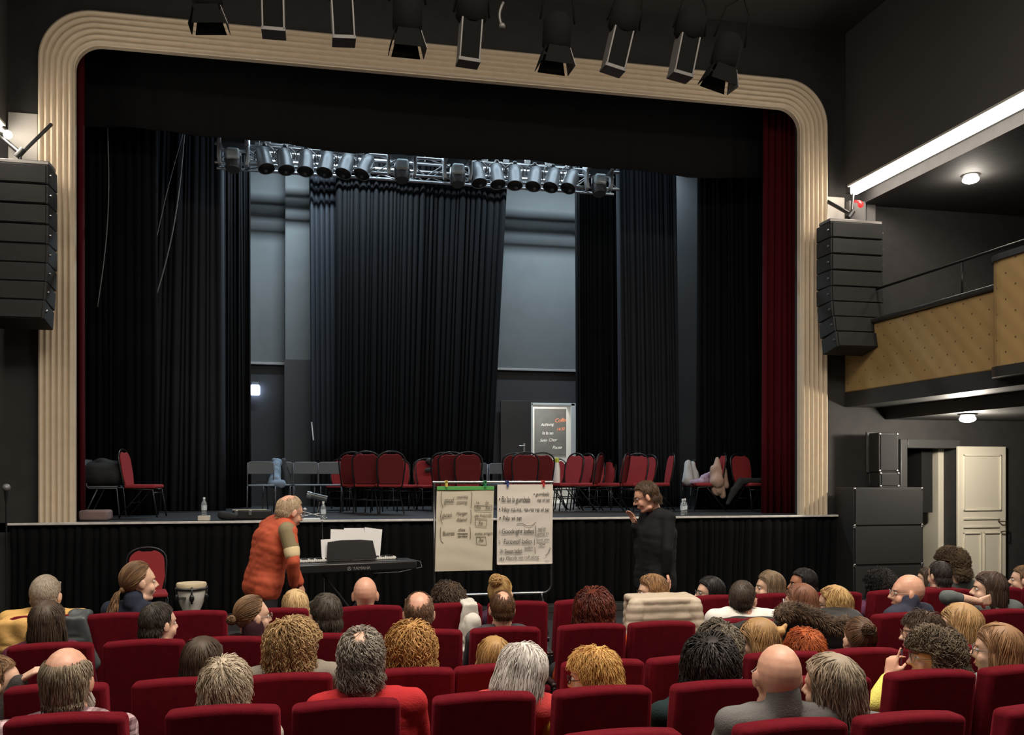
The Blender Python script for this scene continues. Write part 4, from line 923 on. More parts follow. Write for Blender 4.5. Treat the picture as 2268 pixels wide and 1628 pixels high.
person('woman with smooth shoulder length light brown hair in profile, no glasses', 1704, 1263, 'A', 72, 1.08, 'bob', S(140, 118, 92), S(82, 66, 50), shirt=S(60, 50, 50), face=1, cut=-.2)
person('tan skinned person with short black hair in profile', 1778, 1258, 'A', 74, 1.06, 'short', BK, BK2, shirt=S(40, 40, 40), skin='c', face=1)
person('person with black afro hair and purple patterned top', 1948, 1260, 'A', 5, 1.08, 'afro', S(44, 40, 40), BK2, shirt=S(96, 56, 84), skin='c', bx=-.04)
person('person with dark grey cropped hair just before the cream door', 2080, 1242, 'A', 10, .98, 'short', S(66, 60, 58), S(34, 30, 30), shirt=S(110, 30, 34))
person('small pale face with glasses between the afro and the dark grey hair', 2052, 1255, 'A', 55, .85, 'bob', DB, DB2, shirt=S(40, 36, 36), face=1, spec=(.1, .1, .1), Yabs=7.7)
person('person with big curly brown hair rising before the cream door', 2106, 1212, 'A', 62, 1.12, 'afro', S(104, 84, 62), S(52, 40, 30), shirt=S(90, 96, 94), face=1, Yabs=7.45)
person('person cut off by the picture edge beyond the cream door', 2266, 1252, 'A', 50, 1.05, 'short', LB, BR2, shirt=S(80, 30, 30), face=1, Yabs=7.2)
# ---- second row
person('person with loose dark brown hair behind the mustard jacket', 106, 1328, 'B', -12, 1.06, 'bob', S(92, 76, 62), S(48, 38, 32), shirt=S(92, 40, 60), cut=-.22)
person('man with short dark hair and patterned scarf, ear showing', 352, 1333, 'B', -48, 1.08, 'short', S(72, 64, 56), S(38, 33, 29), shirt=S(150, 126, 134), byaw=-15, face=1)
person('woman with low brown bun, glasses and maroon scarf', 560, 1318, 'B', -62, 1.05, 'bun', LB, BR2, shirt=S(52, 26, 32), tie=(.0, -.115, .0), bun=.026, face=1, spec=(.3, .25, .2), collar=.05, byaw=-15)
person('man with short greying dark hair and brown shirt', 721, 1313, 'B', 22, 1.14, 'short', S(92, 84, 74), S(48, 42, 36), shirt=S(92, 78, 72), fat=.02)
person('balding man with cropped hair in white shirt', 928, 1310, 'B', -4, 1.16, 'crop', S(150, 122, 98), S(84, 62, 48), bald=42, shirt=S(222, 216, 206), skin='b', fat=.01)
person('man with thinning cropped brown hair in dark shirt behind the pinned curls', 1112, 1308, 'B', 0, 1.0, 'crop', S(120, 90, 62), S(70, 50, 38), shirt=S(66, 66, 70), bald=24, skin='b')
person('person with long dense auburn curls', 1315, 1300, 'B', -4, 1.12, 'lcurl', AU, AU2, shirt=S(200, 80, 40), q=1.3)
person('man in white shirt with short dark hair and glasses looking to the door side', 1645, 1285, 'B', -42, 1.08, 'crop', S(84, 72, 62), S(44, 36, 30), shirt=S(236, 232, 224), bx=.0, sw=1.2, face=1, spec=(.3, .1, .1), skin='b', byaw=-10, nk=.065)
person('woman with straight chestnut hair leaning to the blond waves', 1772, 1290, 'B', 45, 1.05, 'long', S(142, 96, 72), S(90, 56, 42), shirt=S(60, 50, 50), bx=-.10, by=.05, sw=.85, face=1, spec=(.6, .6, .6), cut=-.2)
person('woman with long wavy golden blond hair and dark glasses', 1846, 1295, 'B', 48, 1.1, 'wave', BL, GO2, shirt=S(60, 50, 50), bx=.10, sw=.85, face=1, spec=(.02, .02, .02), cut=-.24)
person('bald man with grey beard and thin glasses in navy jumper and grey collar', 2010, 1272, 'B', 68, 1.12, None, S(180, 160, 150), shirt=S(58, 60, 76), skin='b', face=1, spec=(.3, .2, .18), beard=(S(190, 178, 168), S(130, 116, 106), .008), sw=1.2, byaw=25, fat=.02, bx=-.03, collar=.03, nk=.05)
# woman with arm behind head
q0 = P(2188, 1300, ROWY['B'] + .19); zz0 = q0.z
person('woman in grey top with dark bob, one arm folded behind her head', 2190, 1263, 'B', 58, 1.08, 'bob', S(86, 66, 54), S(48, 36, 30), shirt=S(98, 104, 104), face=1, cut=-.13, nk=.05,
       pose=dict(EL=P(2098, 1322, ROWY['B'] + .0), WL=P(2168, 1333, ROWY['B'] + .02), hdL_=Vector((1, .1, .1)), pnL_=Vector((0, 1, 0)), sleeveL=.35))
# ---- third row
person('person at the picture edge turned sideways with brown hair', -6, 1452, 'C', -70, 1.06, 'short', LB, BR2, shirt=S(70, 66, 64), face=1,
       pose=dict(ER=P(5, 1600, ROWY['C'] + .1), WR=P(42, 1508, ROWY['C'] + .12), hdR_=Vector((.8, 0, .5)), pnR_=Vector((0, .2, -1))))
person('person with straight brown bob and grey scarf', 450, 1407, 'C', -22, 1.1, 'bob', S(84, 68, 54), S(44, 34, 28), shirt=S(92, 90, 92), collar=.04, cut=-.13)
person('woman with frizzy blond curls, glasses and grey hooded top', 652, 1366, 'C', -48, 1.12, 'curly', S(202, 170, 122), S(112, 84, 50), shirt=S(140, 132, 120), top='hooded_top', collar=.055, sw=1.05, face=1, spec=(.3, .3, .3), q=1.2, nk=.055)
person('person with golden corkscrew curls and white collar', 908, 1376, 'C', 4, 1.14, 'curly', GO, S(122, 82, 40), shirt=S(226, 218, 204), q=1.2, collar=.02, cut=-.15)
person('person with straight blond hair half behind the white head', 1094, 1407, 'C', 2, 1.05, 'bob', S(196, 156, 98), S(130, 96, 54), shirt=S(120, 60, 66), cut=-.17)
person('person with dark grey streaked hair behind the big black curls', 1592, 1375, 'C', -15, 1.12, 'curly', SG1, S(40, 36, 34), shirt=S(40, 40, 42))
_kt = person('woman with blond topped hair tied in a small knot and white top', 1678, 1366, 'C', 62, 1.1, 'long', S(190, 150, 98), S(106, 78, 50), shirt=S(226, 214, 202), face=1, cut=-.2, bx=.03, sw=.9)
rem(MB().ell(_kt[2] @ Vector((0, -.11, .065)), (.034, .034, .030)).cap(_kt[2] @ Vector((.0, -.12, .07)), .018, _kt[2] @ Vector((.02, -.14, .10)), .010), 'hair_knot', hairmat(S(190, 150, 98), S(106, 78, 50)), _kt[0], .006, 1, wr=.006, wk=70)
person('person with tousled orange red hair', 1782, 1392, 'C', -10, 1.16, 'tousle', OR, OR2, shirt=S(60, 40, 40), q=1.1)
person('person with brown hair pinned in a topknot and purple top', 1902, 1366, 'C', -4, 1.06, 'bun', BR, DB2, shirt=S(84, 60, 82), tie=(0, -.085, .075), bun=.036, collar=.02)
person('person with short swept brown hair and glasses in profile', 2040, 1352, 'C', 72, 1.06, 'tousle', S(98, 78, 62), S(52, 40, 32), shirt=S(36, 36, 44), face=1, spec=(.2, .08, .06), bald=0, bx=-.05)
person('woman with long straight blond hair and white sweater', 2125, 1333, 'C', 50, 1.12, 'long', S(200, 162, 112), S(130, 98, 64), shirt=S(232, 216, 206), face=1, spec=(.05, .03, .02), cut=-.22, bx=.03)
# ---- fourth row
person('half bald man with long grey side hair, beard and plaid shirt', 149, 1433, 'D', -6, 1.16, 'fringe', S(176, 160, 138), S(112, 98, 80), shirt=(.1, .02, .03), smat=plaid(), skin='b', sw=1.22, fat=.03, collar=.05, beard=(S(226, 220, 212), S(180, 170, 160), .05), q=1.4)
person('person with short silver hair in the fourth row', 500, 1455, 'D', -6, 1.08, 'tousle', SV, SV2, shirt=S(200, 190, 180), q=1.1)
person('man with grey curls, thin crown and red jumper over a black collar', 800, 1395, 'D', -8, 1.08, 'scurl', G1, G2, bald=20, shirt=S(184, 46, 50), sw=1.12, fat=.02, collar=.0, bx=.06, cut=-.10)
person('woman with thick white hair bowing her head, coral jumper', 1152, 1420, 'D', -22, 1.08, 'thick', WH, WH2, shirt=S(206, 72, 72), pitch=-22, roll=14, bx=-.14, collar=.03, cut=-.10, q=1.1, nk=.045)
person('woman with strawberry blond short waves and dark glasses', 1314, 1432, 'D', 55, 1.08, 'tousle', SB1, SB2, shirt=S(226, 180, 60), face=1, spec=(.03, .03, .06), pitch=-8, q=1.1, bx=-.04)
person('person with a mass of long black curls and teal sleeve', 1572, 1402, 'D', -8, 1.12, 'lcurl', S(52, 44, 42), S(20, 17, 17), shirt=S(30, 46, 48), sw=1.15, bx=-.10, q=1.4)
person('person in yellow top with curly brown grey hair pointing a finger', 2068, 1388, 'D', 66, 1.08, 'afro', S(122, 106, 86), S(58, 48, 38), shirt=S(240, 230, 120), face=1, spec=(.3, .3, .3), skin='b', byaw=15,
       pose=dict(EL=P(1940, 1560, ROWY['D'] + .12), WL=P(1968, 1500, ROWY['D'] + .14), hdL_=Vector((.32, .1, 1)), pnL_=Vector((1, .2, 0)), pointL_=True, curlL_=.95, sleeveL=.9))
person('person with smooth light brown bob, glasses and pale blue top', 2210, 1378, 'D', 42, 1.12, 'bob', S(170, 130, 92), S(108, 78, 54), shirt=S(150, 162, 160), face=1, spec=(.1, .06, .05), collar=.02, cut=-.13)
# ---- nearest row
t, J, Hm, loc = person('bald man with thin glasses in a grey wool blazer', 1722, 1425, 'E', -12, 1.12, None, S(120, 90, 70), shirt=S(112, 110, 108), sw=1.2, fat=.02, skin='b', spec=(.3, .3, .3), collar=.035, top='blazer', byaw=-2, bx=-.0, q=.35, roll=4, nk=.03)
person('woman with long wavy ash grey hair leaning towards the grey blazer', 1842, 1443, 'E', 30, 1.12, 'wave', S(178, 162, 140), S(104, 90, 76), shirt=S(110, 110, 112), roll=-8, bx=.20, by=.02, cut=-.30, q=1.3, sw=.9)

# ---- two men standing before the stage
def W(px, py, Y): return P(px, py, Y)
person('elderly man in orange and khaki jacket bending over the keyboard', 641, 1097, None, -58, 1.16, 'crop', S(206, 186, 156), S(160, 136, 108), bald=38, shirt=S(206, 82, 48), skin='b', face=1, spec=(.3, .1, .08), pitch=-18, Yabs=8.0, top='jacket', collar=.03, fat=.0, vox=.007, trous=(.018, .016, .018),
       smat=mat('orange_jacket', S(192, 88, 60), .7, bump=.5, bscale=14, spec=.3),
       pose=dict(neck=W(628, 1152, 8.0), chest=W(604, 1195, 8.02), pelvis=W(580, 1300, 8.05), SL=W(590, 1166, 8.22), SR=W(640, 1178, 7.82), EL=W(640, 1240, 8.3), WL=W(664, 1292, 8.3), ER=W(650, 1245, 7.75), WR=W(650, 1296, 7.85),
                 KL=Vector((W(600, 1400, 8.15).x, 8.2, .50)), AL=Vector((W(590, 1400, 8.15).x, 8.2, .09)), TL=Vector((W(625, 1400, 8.2).x, 8.28, .04)), KR=Vector((W(590, 1400, 7.9).x, 7.95, .5)), AR=Vector((W(572, 1400, 7.9).x, 7.95, .09)), TR=Vector((W(605, 1400, 7.9).x, 8.02, .04)),
                 hdR_=Vector((.1, .2, -1)), pnR_=Vector((-1, .2, 0)), hdL_=Vector((.4, .3, -1)), pnL_=Vector((-1, .2, 0)), curlR_=.3, curlL_=.3, fat=.012))
om = [o for o in bpy.data.objects if o.name.startswith('jacket')][-1]
SHR = W(640, 1178, 7.82) ; ELR = W(650, 1245, 7.75); l0 = om.parent.location
khaki = MB(); a_ = SHR - l0; b_ = ELR - l0
khaki.cap(a_ + Vector((-.015, -.005, .012)), .074, a_.lerp(b_, .55), .066)
rem(khaki, 'khaki_sleeve_panel', mat('khaki_panel', S(138, 124, 92), .75), om.parent, .008, 1)
cr = MB(); cr.cap(a_.lerp(b_, .58), .068, a_.lerp(b_, .72), .066); rem(cr, 'cream_sleeve_band', mat('cream_band', S(224, 204, 160), .75), om.parent, .008, 1)
person('man in black jumper and dark glasses walking with one hand raised', 1432, 1065, None, 74, 1.10, 'short', S(92, 68, 48), S(48, 38, 28), shirt=(.012, .012, .013), skin='b', face=1, spec=(.02, .02, .02), pitch=-20, Yabs=7.7, top='jumper', vox=.007, trous=(.01, .01, .011), q=1.0,
       pose=dict(neck=W(1450, 1128, 7.72), chest=W(1452, 1185, 7.72), pelvis=W(1450, 1290, 7.72), SL=W(1480, 1148, 7.52), SR=W(1432, 1144, 7.92), EL=W(1480, 1215, 7.45), WL=W(1474, 1268, 7.5), ER=W(1418, 1200, 7.85), WR=W(1408, 1164, 7.78),
                 KL=Vector((W(1462, 1400, 7.6).x, 7.62, .52)), AL=Vector((W(1480, 1400, 7.6).x, 7.62, .09)), TL=Vector((W(1448, 1400, 7.6).x, 7.6, .04)), KR=Vector((W(1430, 1400, 7.85).x, 7.85, .52)), AR=Vector((W(1418, 1400, 7.85).x, 7.85, .09)), TR=Vector((W(1388, 1400, 7.85).x, 7.85, .04)),
                 hdL_=Vector((.25, -.1, -.8)), pnL_=Vector((-1, 0, 0)), hdR_=Vector((-.4, 0, 1)), pnR_=Vector((-.8, -.3, -.5)), curlL_=.3, curlR_=.3, fat=.03))
# ================================================================== STAGE FURNITURE
CG = 'red banquet chairs on the stage'
def banquet(name, lab, front, back):
    t = thing(name, lab, 'chair', (0, 0, 0), 0, CG)           # faces -Y local: sitter looks to -Y; back at +Y
    MB().box((-.21, -.22, .42), (.21, .20, .475)).obj('seat', CHAIRRED, t, bevel=.022, seg=3)
    n = 14; out = []
    for k in range(n + 1):
        a = math.pi * k / n; out.append((.195 * math.cos(a), .79 + .15 * math.sin(a) ** .8))
    poly = [(-.165, .47), (.165, .47), (.2, .62)] + out + [(-.2, .62)]
    tl = lambda b, dy=0: setattr(b, 'v', [(x, y + (z - .45) * .16, z) for x, y, z in b.v]) or b
    def dip(p): return [(x, z - (.022 if abs(x) < .05 and z > .9 else 0)) for x, z in p]
    tl(MB().prism(dip(poly), (0, .018, 0), (0, .18, 0))).obj('backrest', front, t, bevel=.006)
    sc = lambda p, s: [(x * s, .47 + (z - .47) * s) for x, z in p]
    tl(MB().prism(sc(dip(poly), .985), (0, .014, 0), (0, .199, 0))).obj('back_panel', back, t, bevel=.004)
    tr = [(-.18, .19, .40), (-.20, .205, .55), (-.215, .205, .72)] + [(.218 * math.cos(a), .205, .80 + .165 * math.sin(a) ** .8) for a in np.linspace(math.pi, 0, 13)] + [(.215, .205, .72), (.20, .205, .55), (.18, .19, .40)]
    tr = [(x, y + (z - .45) * .16, z) for x, y, z in tr]
    MB().tube(tr, .0125, 8).obj('back_frame', TUBE, t, smooth=True)
    for s in (-1, 1):
        MB().tube([(s * .18, .19, .42), (s * .20, -.02, .41), (s * .205, -.19, .40), (s * .21, -.25, .02)], .0115, 8).obj('front_leg', TUBE, t, smooth=True)
        MB().tube([(s * .185, .19, .43), (s * .19, -.04, .40), (s * .2, .27, .02)], .0115, 8).obj('rear_leg', TUBE, t, smooth=True)
    MB().tube([(-.205, -.2, .36), (.205, -.2, .36)], .009, 8).obj('stretcher', TUBE, t, smooth=True)
    MB().tube([(-.195, .12, .22), (.195, .12, .22)], .008, 8).obj('stretcher', TUBE, t, smooth=True)
    return t
# facing angle: 0 = sitter looks to the hall (seen from the front)
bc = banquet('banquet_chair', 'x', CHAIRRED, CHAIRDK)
used = []
def put(src, px, Y, ang, lab, sc=(1, 1, 1), z=STZ):
    loc = (PX(px, Y), Y, z)
    if src not in used:
        used.append(src); src.location = loc; src.rotation_euler = (0, 0, R(ang)); src['label'] = lab; src.scale = sc; return src
    return dup(src, loc, R(ang), lab, scale=sc)
sm = (.97, .97, .92)
RC = [(753, 15.9, -12, 'facing the hall, first of the row by the grey chairs', sm), (789, 14.8, 165, 'turned away, second of the row, half behind the third', 0), (815, 14.35, 172, 'turned away with a dark back, beside the widest gap of the row', 0), (858, 14.2, 188, 'turned away, showing its whole dark red back', 0),
 (890, 15.7, 10, 'facing the hall behind the one showing its whole back', sm), (936, 15.7, -16, 'facing the hall behind the one with a dark cap on it', sm), (955, 15.3, 8, 'with a small dark cap hung on its back', sm),
 (988, 14.9, 165, 'turned away, first of three behind the plain flipchart', 0), (1003, 14.5, 168, 'turned away, middle of three behind the plain flipchart', 0), (1034, 14.35, 176, 'turned away, last of three behind the plain flipchart', 0),
 (1142, 14.9, 168, 'turned away behind the written white flipchart, mostly hidden', 0), (1158, 14.4, 176, 'turned away, broad back behind the written white flipchart', 0), (1189, 14.6, 184, 'turned away at the edge of the bright doorway', 0),
 (1212, 15.6, -60, 'sideways before the bright doorway', sm), (1247, 14.5, -66, 'sideways just past the white bottle', 0), (1260, 16.3, -40, 'second past the white bottle, smaller', sm), (1272, 14.7, -68, 'third past the white bottle', 0),
 (1294, 14.4, -122, 'sideways with dark back, fourth past the white bottle', 0), (1308, 16.3, -35, 'small, half behind the fourth past the white bottle', sm), (1334, 16.3, -30, 'small and light, before the grey chairs on the far side', sm), (1353, 14.4, -122, 'sideways with dark back before the far grey chairs', 0),
 (1394, 14.4, -48, 'tall, turned half to the hall above the head of the man in black', 0), (1413, 15.4, -66, 'narrow sideways one behind the head of the man in black', 0), (1436, 16.2, 10, 'facing the hall just past the man in black', sm), (1452, 14.4, -98, 'seen edge on before the one past the man in black', 0), (1538, 16.5, -30, 'small, behind the white bag', sm),
 (1560, 16.1, -40, 'small, between the white bag and the scarf', sm), (1566, 14.2, -102, 'seen from the side with a beige scarf on its back', 0), (1664, 14.0, 16, 'last one by the dark red curtain with a dark coat', 0)]
for px, Y, a, lab, s in RC: put(bc, px, Y, a, 'red chair ' + lab, s or (1, 1, 1))
put(bc, 318, 13.6, 82, 'red chair seen from the side near the chair piled with a dark coat')
c = put(bc, 327, 11.7, 12, 'red chair on the hall floor behind the white drum', (1.05, 1.05, 1.04), 0); c['group'] = 'x'; del c['group']
gc = thing('grey_chair', 'x', 'chair', (0, 0, 0), 0, 'grey metal chairs on the stage')
MB().box((-.2, -.2, .43), (.2, .18, .455)).obj('seat', GREYPL, gc, bevel=.015)
b = MB().prism([(-.21, .62), (.21, .62), (.215, .74), (.2, .80), (.16, .82), (-.16, .82), (-.2, .80), (-.215, .74)], (0, .02, 0), (0, .2, 0)); b.obj('backrest', GREYPL, gc, bevel=.008)
for s in (-1, 1): MB().tube([(s * .2, .21, .8), (s * .205, .19, .45), (s * .205, .16, .42), (s * .21, -.2, .42), (s * .215, -.24, .0)], .011, 8).tube([(s * .2, .05, .42), (s * .205, .24, .0)], .011, 8).obj('leg', mat('dull_steel', (.10, .10, .11), .4, .5), gc, smooth=True)
for px, Y, a, lab in ((578, 14.9, 5, 'grey chair below the small wall lamp'), (617, 15.3, -6, 'grey chair carrying the pale blue jacket'), (679, 15.2, 4, 'grey chair standing alone before the grey pillar'), (729, 15.2, -6, 'grey chair partly behind the first red chair'),
                      (1060, 16.2, 0, 'small grey chair past the plain flipchart'), (1098, 15.8, 70, 'dark chair seen sideways between the flipcharts'), (1112, 16.2, 0, 'grey chair before the black door leaf'), (1322, 16.3, 0, 'pale grey chair back past the bright doorway'), (1364, 16.3, 0, 'far pale grey chair under the finely pleated drape'), (232, 13.7, 90, 'grey legged chair piled with a dark coat')):
    put(gc, px, Y, a, lab)

# ---- soft things
def soft(name, lab, cat, prims, m, vox=.012, wr=.008, wk=22, quilt=0, seed=3, group=None, part=None):
    b = MB()
    for p in prims:
        if len(p) == 4: b.cap(*p)
        else: b.ell(*p)
    o = rem(b, name, m, None, vox, 2, wr=wr, wk=wk, seed=seed, quilt=quilt); return tag(o, lab, cat, group)
def W3(px, py, Y): return P(px, py, Y)
DKC = mat('dark_coat_cloth', (.02, .02, .02), .85, bump=.3, bscale=60)
soft('coat', 'big dark bundled coat lying on the grey legged chair at the near side', 'coat', [(W3(205, 1050, 13.6), .17, W3(250, 1052, 13.6), .16), (W3(190, 1062, 13.6), .09, W3(265, 1060, 13.7), .10), (W3(225, 1033, 13.65), .12, W3(262, 1040, 13.7), .11)], DKC, .02, .02, 14)
BLJ = mat('pale_blue_cloth', (.20, .27, .36), .8, bump=.3, bscale=60)
soft('jacket', 'pale blue jacket heaped over the grey chair', 'jacket', [(W3(612, 1030, 15.4), .07, W3(610, 1068, 15.2), .11), (W3(606, 1020, 15.5), .05, W3(620, 1025, 15.5), .06), (W3(600, 1072, 15.1), .06, W3(622, 1072, 15.1), .07)], BLJ, .016, .015, 24)
soft('coat', 'dark coat hanging beside the pale blue jacket', 'coat', [(W3(628, 1020, 15.5), .05, W3(634, 1095, 15.5), .06), (W3(630, 1035, 15.5), .06, W3(637, 1075, 15.5), .07)], mat('slate_cloth', (.06, .07, .08), .85), .016, .015, 20)
soft('cap', 'small dark cap hung on the back of a red chair', 'cap', [(W3(950, 1022, 15.45), .055, W3(960, 1028, 15.45), .05), (W3(946, 1042, 15.4), .045, W3(956, 1040, 15.4), .04)], DKC, .012, .004)
soft('bag', 'white cloth bag standing on the red seats', 'bag', [(W3(1524, 1026, 14.6), .06, W3(1524, 1064, 14.5), .10), (W3(1534, 1026, 14.7), .04, W3(1540, 1062, 14.6), .08), (W3(1516, 1066, 14.5), .05, W3(1545, 1068, 14.5), .05)], mat('white_cloth', (.5, .5, .5), .85), .014, .012, 20)
soft('shawl', 'lilac and white shawl lying on the red seats by the white bag', 'shawl', [(W3(1532, 1068, 14.3), .04, W3(1572, 1064, 14.3), .05), (W3(1558, 1058, 14.3), .05, W3(1574, 1050, 14.3), .04)], mat('lilac_cloth', (.32, .24, .42), .85, col2=(.6, .5, .62), vscale=14), .012, .012, 30)
SCF = mat('beige_pink_scarf', (.50, .33, .27), .85, bump=.3, bscale=50, col2=(.40, .27, .20), vscale=8)
soft('scarf', 'beige pink scarf hanging from the sideways red chair', 'scarf', [(W3(1588, 1016, 14.1), .04, W3(1588, 1066, 14.0), .12), (W3(1590, 1050, 14.05), .10, W3(1600, 1098, 14.05), .05), (W3(1582, 1040, 14.05), .08, W3(1588, 1085, 14.05), .10), (W3(1600, 1030, 14.2), .04, W3(1606, 1075, 14.15), .07)], SCF, .014, .012, 18)
soft('coat', 'dark coat draped across the seat of the last red chair by the curtain', 'coat', [(W3(1618, 1100, 13.85), .05, W3(1640, 1068, 13.85), .07), (W3(1640, 1066, 13.85), .06, W3(1695, 1066, 13.85), .045), (W3(1612, 1115, 13.85), .03, W3(1625, 1085, 13.85), .06)], DKC, .014, .012, 18)
# white bottle with yellow cap
p = P(1233, 1071, 14.45); p.z = STZ + .476; t = thing('white_bottle', 'tall white bottle with yellow green cap in front of the bright doorway', 'bottle', p)
MB().rev([(0, .055), (.02, .06), (.2, .058), (.28, .05), (.33, .04)], (0, 0, 0), (0, 0, 1), 20).obj('bottle_body', mat('white_plastic', (.9, .9, .88), .35), t, smooth='auto')
MB().rev([(.33, .04), (.40, .04), (.41, .02)], (0, 0, 0), (0, 0, 1), 20).obj('cap', mat('lime_cap', (.55, .62, .08), .4), t, smooth='auto')
# clear bottles near the stage edge
GL = mat('clear_plastic', (.85, .92, .95), .08, trans=.85)
def wbottle(px, Y, lab, z=STZ):
    t = thing('water_bottle', lab, 'bottle', (PX(px, Y), Y, z), 0, 'clear water bottles on the stage')
    MB().rev([(0, .030), (.01, .036), (.05, .034), (.06, .031), (.07, .035), (.13, .036), (.17, .033), (.20, .018), (.225, .013)], (0, 0, 0), (0, 0, 1), 20).obj('bottle_body', GL, t, smooth='auto')
    MB().rev([(.218, .016), (.245, .016)], (0, 0, 0), (0, 0, 1), 16).obj('cap', WPAPER, t, smooth='auto'); MB().rev([(.075, .0365), (.135, .0375)], (0, 0, 0), (0, 0, 1), 20).obj('label_band', mat('pale_band', (.6, .66, .7), .5), t, smooth='auto')
q = P(452, 1144, 12.75)
t = tag(MB().box((q.x - .075, 12.7, STZ), (q.x + .075, 12.82, STZ + .065)).obj('white_box', mat('cream_box', (.66, .62, .52), .7), bevel=.006), 'small cream box under the water bottle at the stage edge', 'box')
wbottle(452, 12.76, 'clear water bottle standing on the small cream box', STZ + .066)
wbottle(716, 12.75, 'clear water bottle standing below the small camera')
wbottle(1512, 13.0, 'clear water bottle at the stage edge below the shawl, the one nearer the edge'); wbottle(1517, 13.2, 'clear water bottle at the stage edge below the shawl, the one just behind')
# camera on mini tripod
q = P(708, 1103, 13.1); t = thing('video_camera', 'small black video camera on a little tripod at the stage edge', 'camera', (q.x, 13.1, STZ))
zc = q.z - STZ
for k in range(3): a = k * 2.094; MB().cyl((.09 * math.cos(a), .09 * math.sin(a), 0), (0, 0, zc - .05), .008, .006).obj('leg', TUBE, t)
MB().cyl((-.12, 0, zc + .04), (.10, -.02, zc - .02), .045, .05, 16).obj('camera_body', mat('camera_grey', (.06, .065, .07), .3), t, smooth='auto'); MB().cyl((-.17, .01, zc + .05), (-.11, 0, zc + .037), .05, .05, 16).obj('lens', mat('lens_ring', (.25, .26, .28), .25, .5), t, smooth='auto')
tag(MB().tube([(q.x, 12.9, STZ + .01), (q.x + .03, 12.45, STZ + .02), (q.x + .03, 12.34, STZ - .03), (q.x + .05, 12.3, STZ - .5), (q.x + .06, 12.28, .1), (q.x + .3, 12.0, .01)], .006).obj('cable', TUBE, smooth=True), 'thin dark cable hanging over the stage edge below the video camera', 'cable')
# instrument case
a = P(515, 1150, 12.9); b_ = P(602, 1150, 12.9); t = thing('instrument_case', 'open black instrument case with pale rim lying on the stage', 'case', ((a.x + b_.x) / 2, 13.0, STZ)); hw = (b_.x - a.x) / 2
MB().box((-hw, -.14, 0), (hw, .16, .13)).obj('case_body', mat('case_black', (.012, .012, .012), .5), t, bevel=.02); MB().box((-hw, -.145, .125), (hw * .75, -.11, .142)).obj('rim', mat('pale_rim', (.45, .44, .36), .4), t, bevel=.004)
for s in (-.8, -.1): MB().box((hw * s - .02, -.155, .06), (hw * s + .02, -.138, .13)).obj('latch', STEEL, t, bevel=.003)
soft('bag', 'small dark bag lying before the open instrument case', 'bag', [(Vector((a.x - .12, 12.75, STZ + .07)), .06, Vector((a.x + .02, 12.75, STZ + .05)), .05)], DKC, .01, .006)
a = P(662, 1143, 12.8); tag(MB().box((a.x, 12.62, STZ + .001), (a.x + .32, 12.84, STZ + .012)).box((a.x + .05, 12.65, STZ + .012), (a.x + .28, 12.8, STZ + .02)).obj('sheet_music', WPAPER, bevel=.002), 'white papers lying on the stage edge beside the elderly man', 'papers')
t = thing('music_stand', 'folded chrome music stand lying on the stage by the white papers', 'music stand', (PX(675, 13.0), 13.0, STZ))
MB().cyl((-.1, 0, .12), (.30, -.05, .01), .010).obj('tube', STEEL, t, smooth='auto'); MB().cyl((-.05, 0, .03), (.2, .05, .07), .008).obj('arm', STEEL, t, smooth='auto'); MB().ell((.0, 0, .13), (.04, .03, .025)).obj('knob', STEEL, t, smooth=True)
tag(MB().box((PX(175, 13.0), 12.95, STZ), (PX(240, 13.0), 13.3, STZ + .14)).obj('folded_cloth', mat('dusty_pink_cloth', (.22, .15, .14), .9, bump=.4, bscale=30), bevel=.03), 'folded dusty pink cloth on the stage below the coat covered chair', 'cloth')
# microphone at the picture edge
q = P(14, 1080, 11.6); t = thing('microphone_stand', 'thin stand with a round silver microphone at the picture edge', 'microphone', (q.x, 11.6, 0))
MB().cyl((0, 0, 0), (0, 0, .02), .14, .13, 24).obj('base', TUBE, t, smooth='auto'); MB().cyl((0, 0, .02), (0, 0, q.z - .05), .010).obj('pole', TUBE, t, smooth='auto')
MB().ell((0, 0, q.z), (.045, .045, .045)).obj('microphone_head', mat('mic_mesh', (.28, .28, .28), .5, .6), t, smooth=True); MB().cyl((0, 0, q.z - .16), (0, 0, q.z - .03), .016, .026).obj('microphone_handle', TUBE, t, smooth='auto')

# ================================================================== FLIPCHART RACK
RY = 10.4
a = P(962, 1068, RY); b_ = P(1221, 1068, RY); zt = P(1090, 1068, RY).z; zb = P(1090, 1316, RY).z; hw = (b_.x - a.x) / 2; cx = (a.x + b_.x) / 2
t = thing('clothes_rack', 'tubular rack with rounded lower corners carrying two hanging flipcharts', 'rack', (cx, RY, 0)); BT = mat('dark_chrome', (.10, .10, .10), .25, .8)
MB().cyl((-hw - .02, 0, zt), (hw + .02, 0, zt), .016).obj('top_rail', STEEL, t, smooth='auto')
fr_ = [(-hw, 0, zt)] + [(-hw, 0, zb + .1)] + [(-hw + .1 - .1 * math.cos(x), 0, zb + .1 - .1 * math.sin(x)) for x in np.linspace(.2, math.pi / 2, 6)] + [(hw - .1 + .1 * math.sin(x), 0, zb + .1 - .1 * math.cos(x)) for x in np.linspace(0, math.pi / 2, 7)] + [(hw, 0, zt)]
MB().tube(fr_, .014, 10).obj('side_frame', BT, t, smooth=True)
MB().cyl((-hw + .1, 0, zb), (hw - .1, 0, zb), .0165).obj('lower_rail', STEEL, t, smooth='auto')
for s in (-1, 1):
    for d in (-.3, .3): MB().tube([(s * (hw - .12), 0, zb), (s * (hw - .12), d * .3, zb - .1), (s * (hw - .12), d, .08)], .013).obj('foot', BT, t, smooth=True); MB().cyl((s * (hw - .12) - .012, d, .035), (s * (hw - .12) + .012, d, .035), .035, n=16).obj('caster', TUBE, t, smooth='auto')
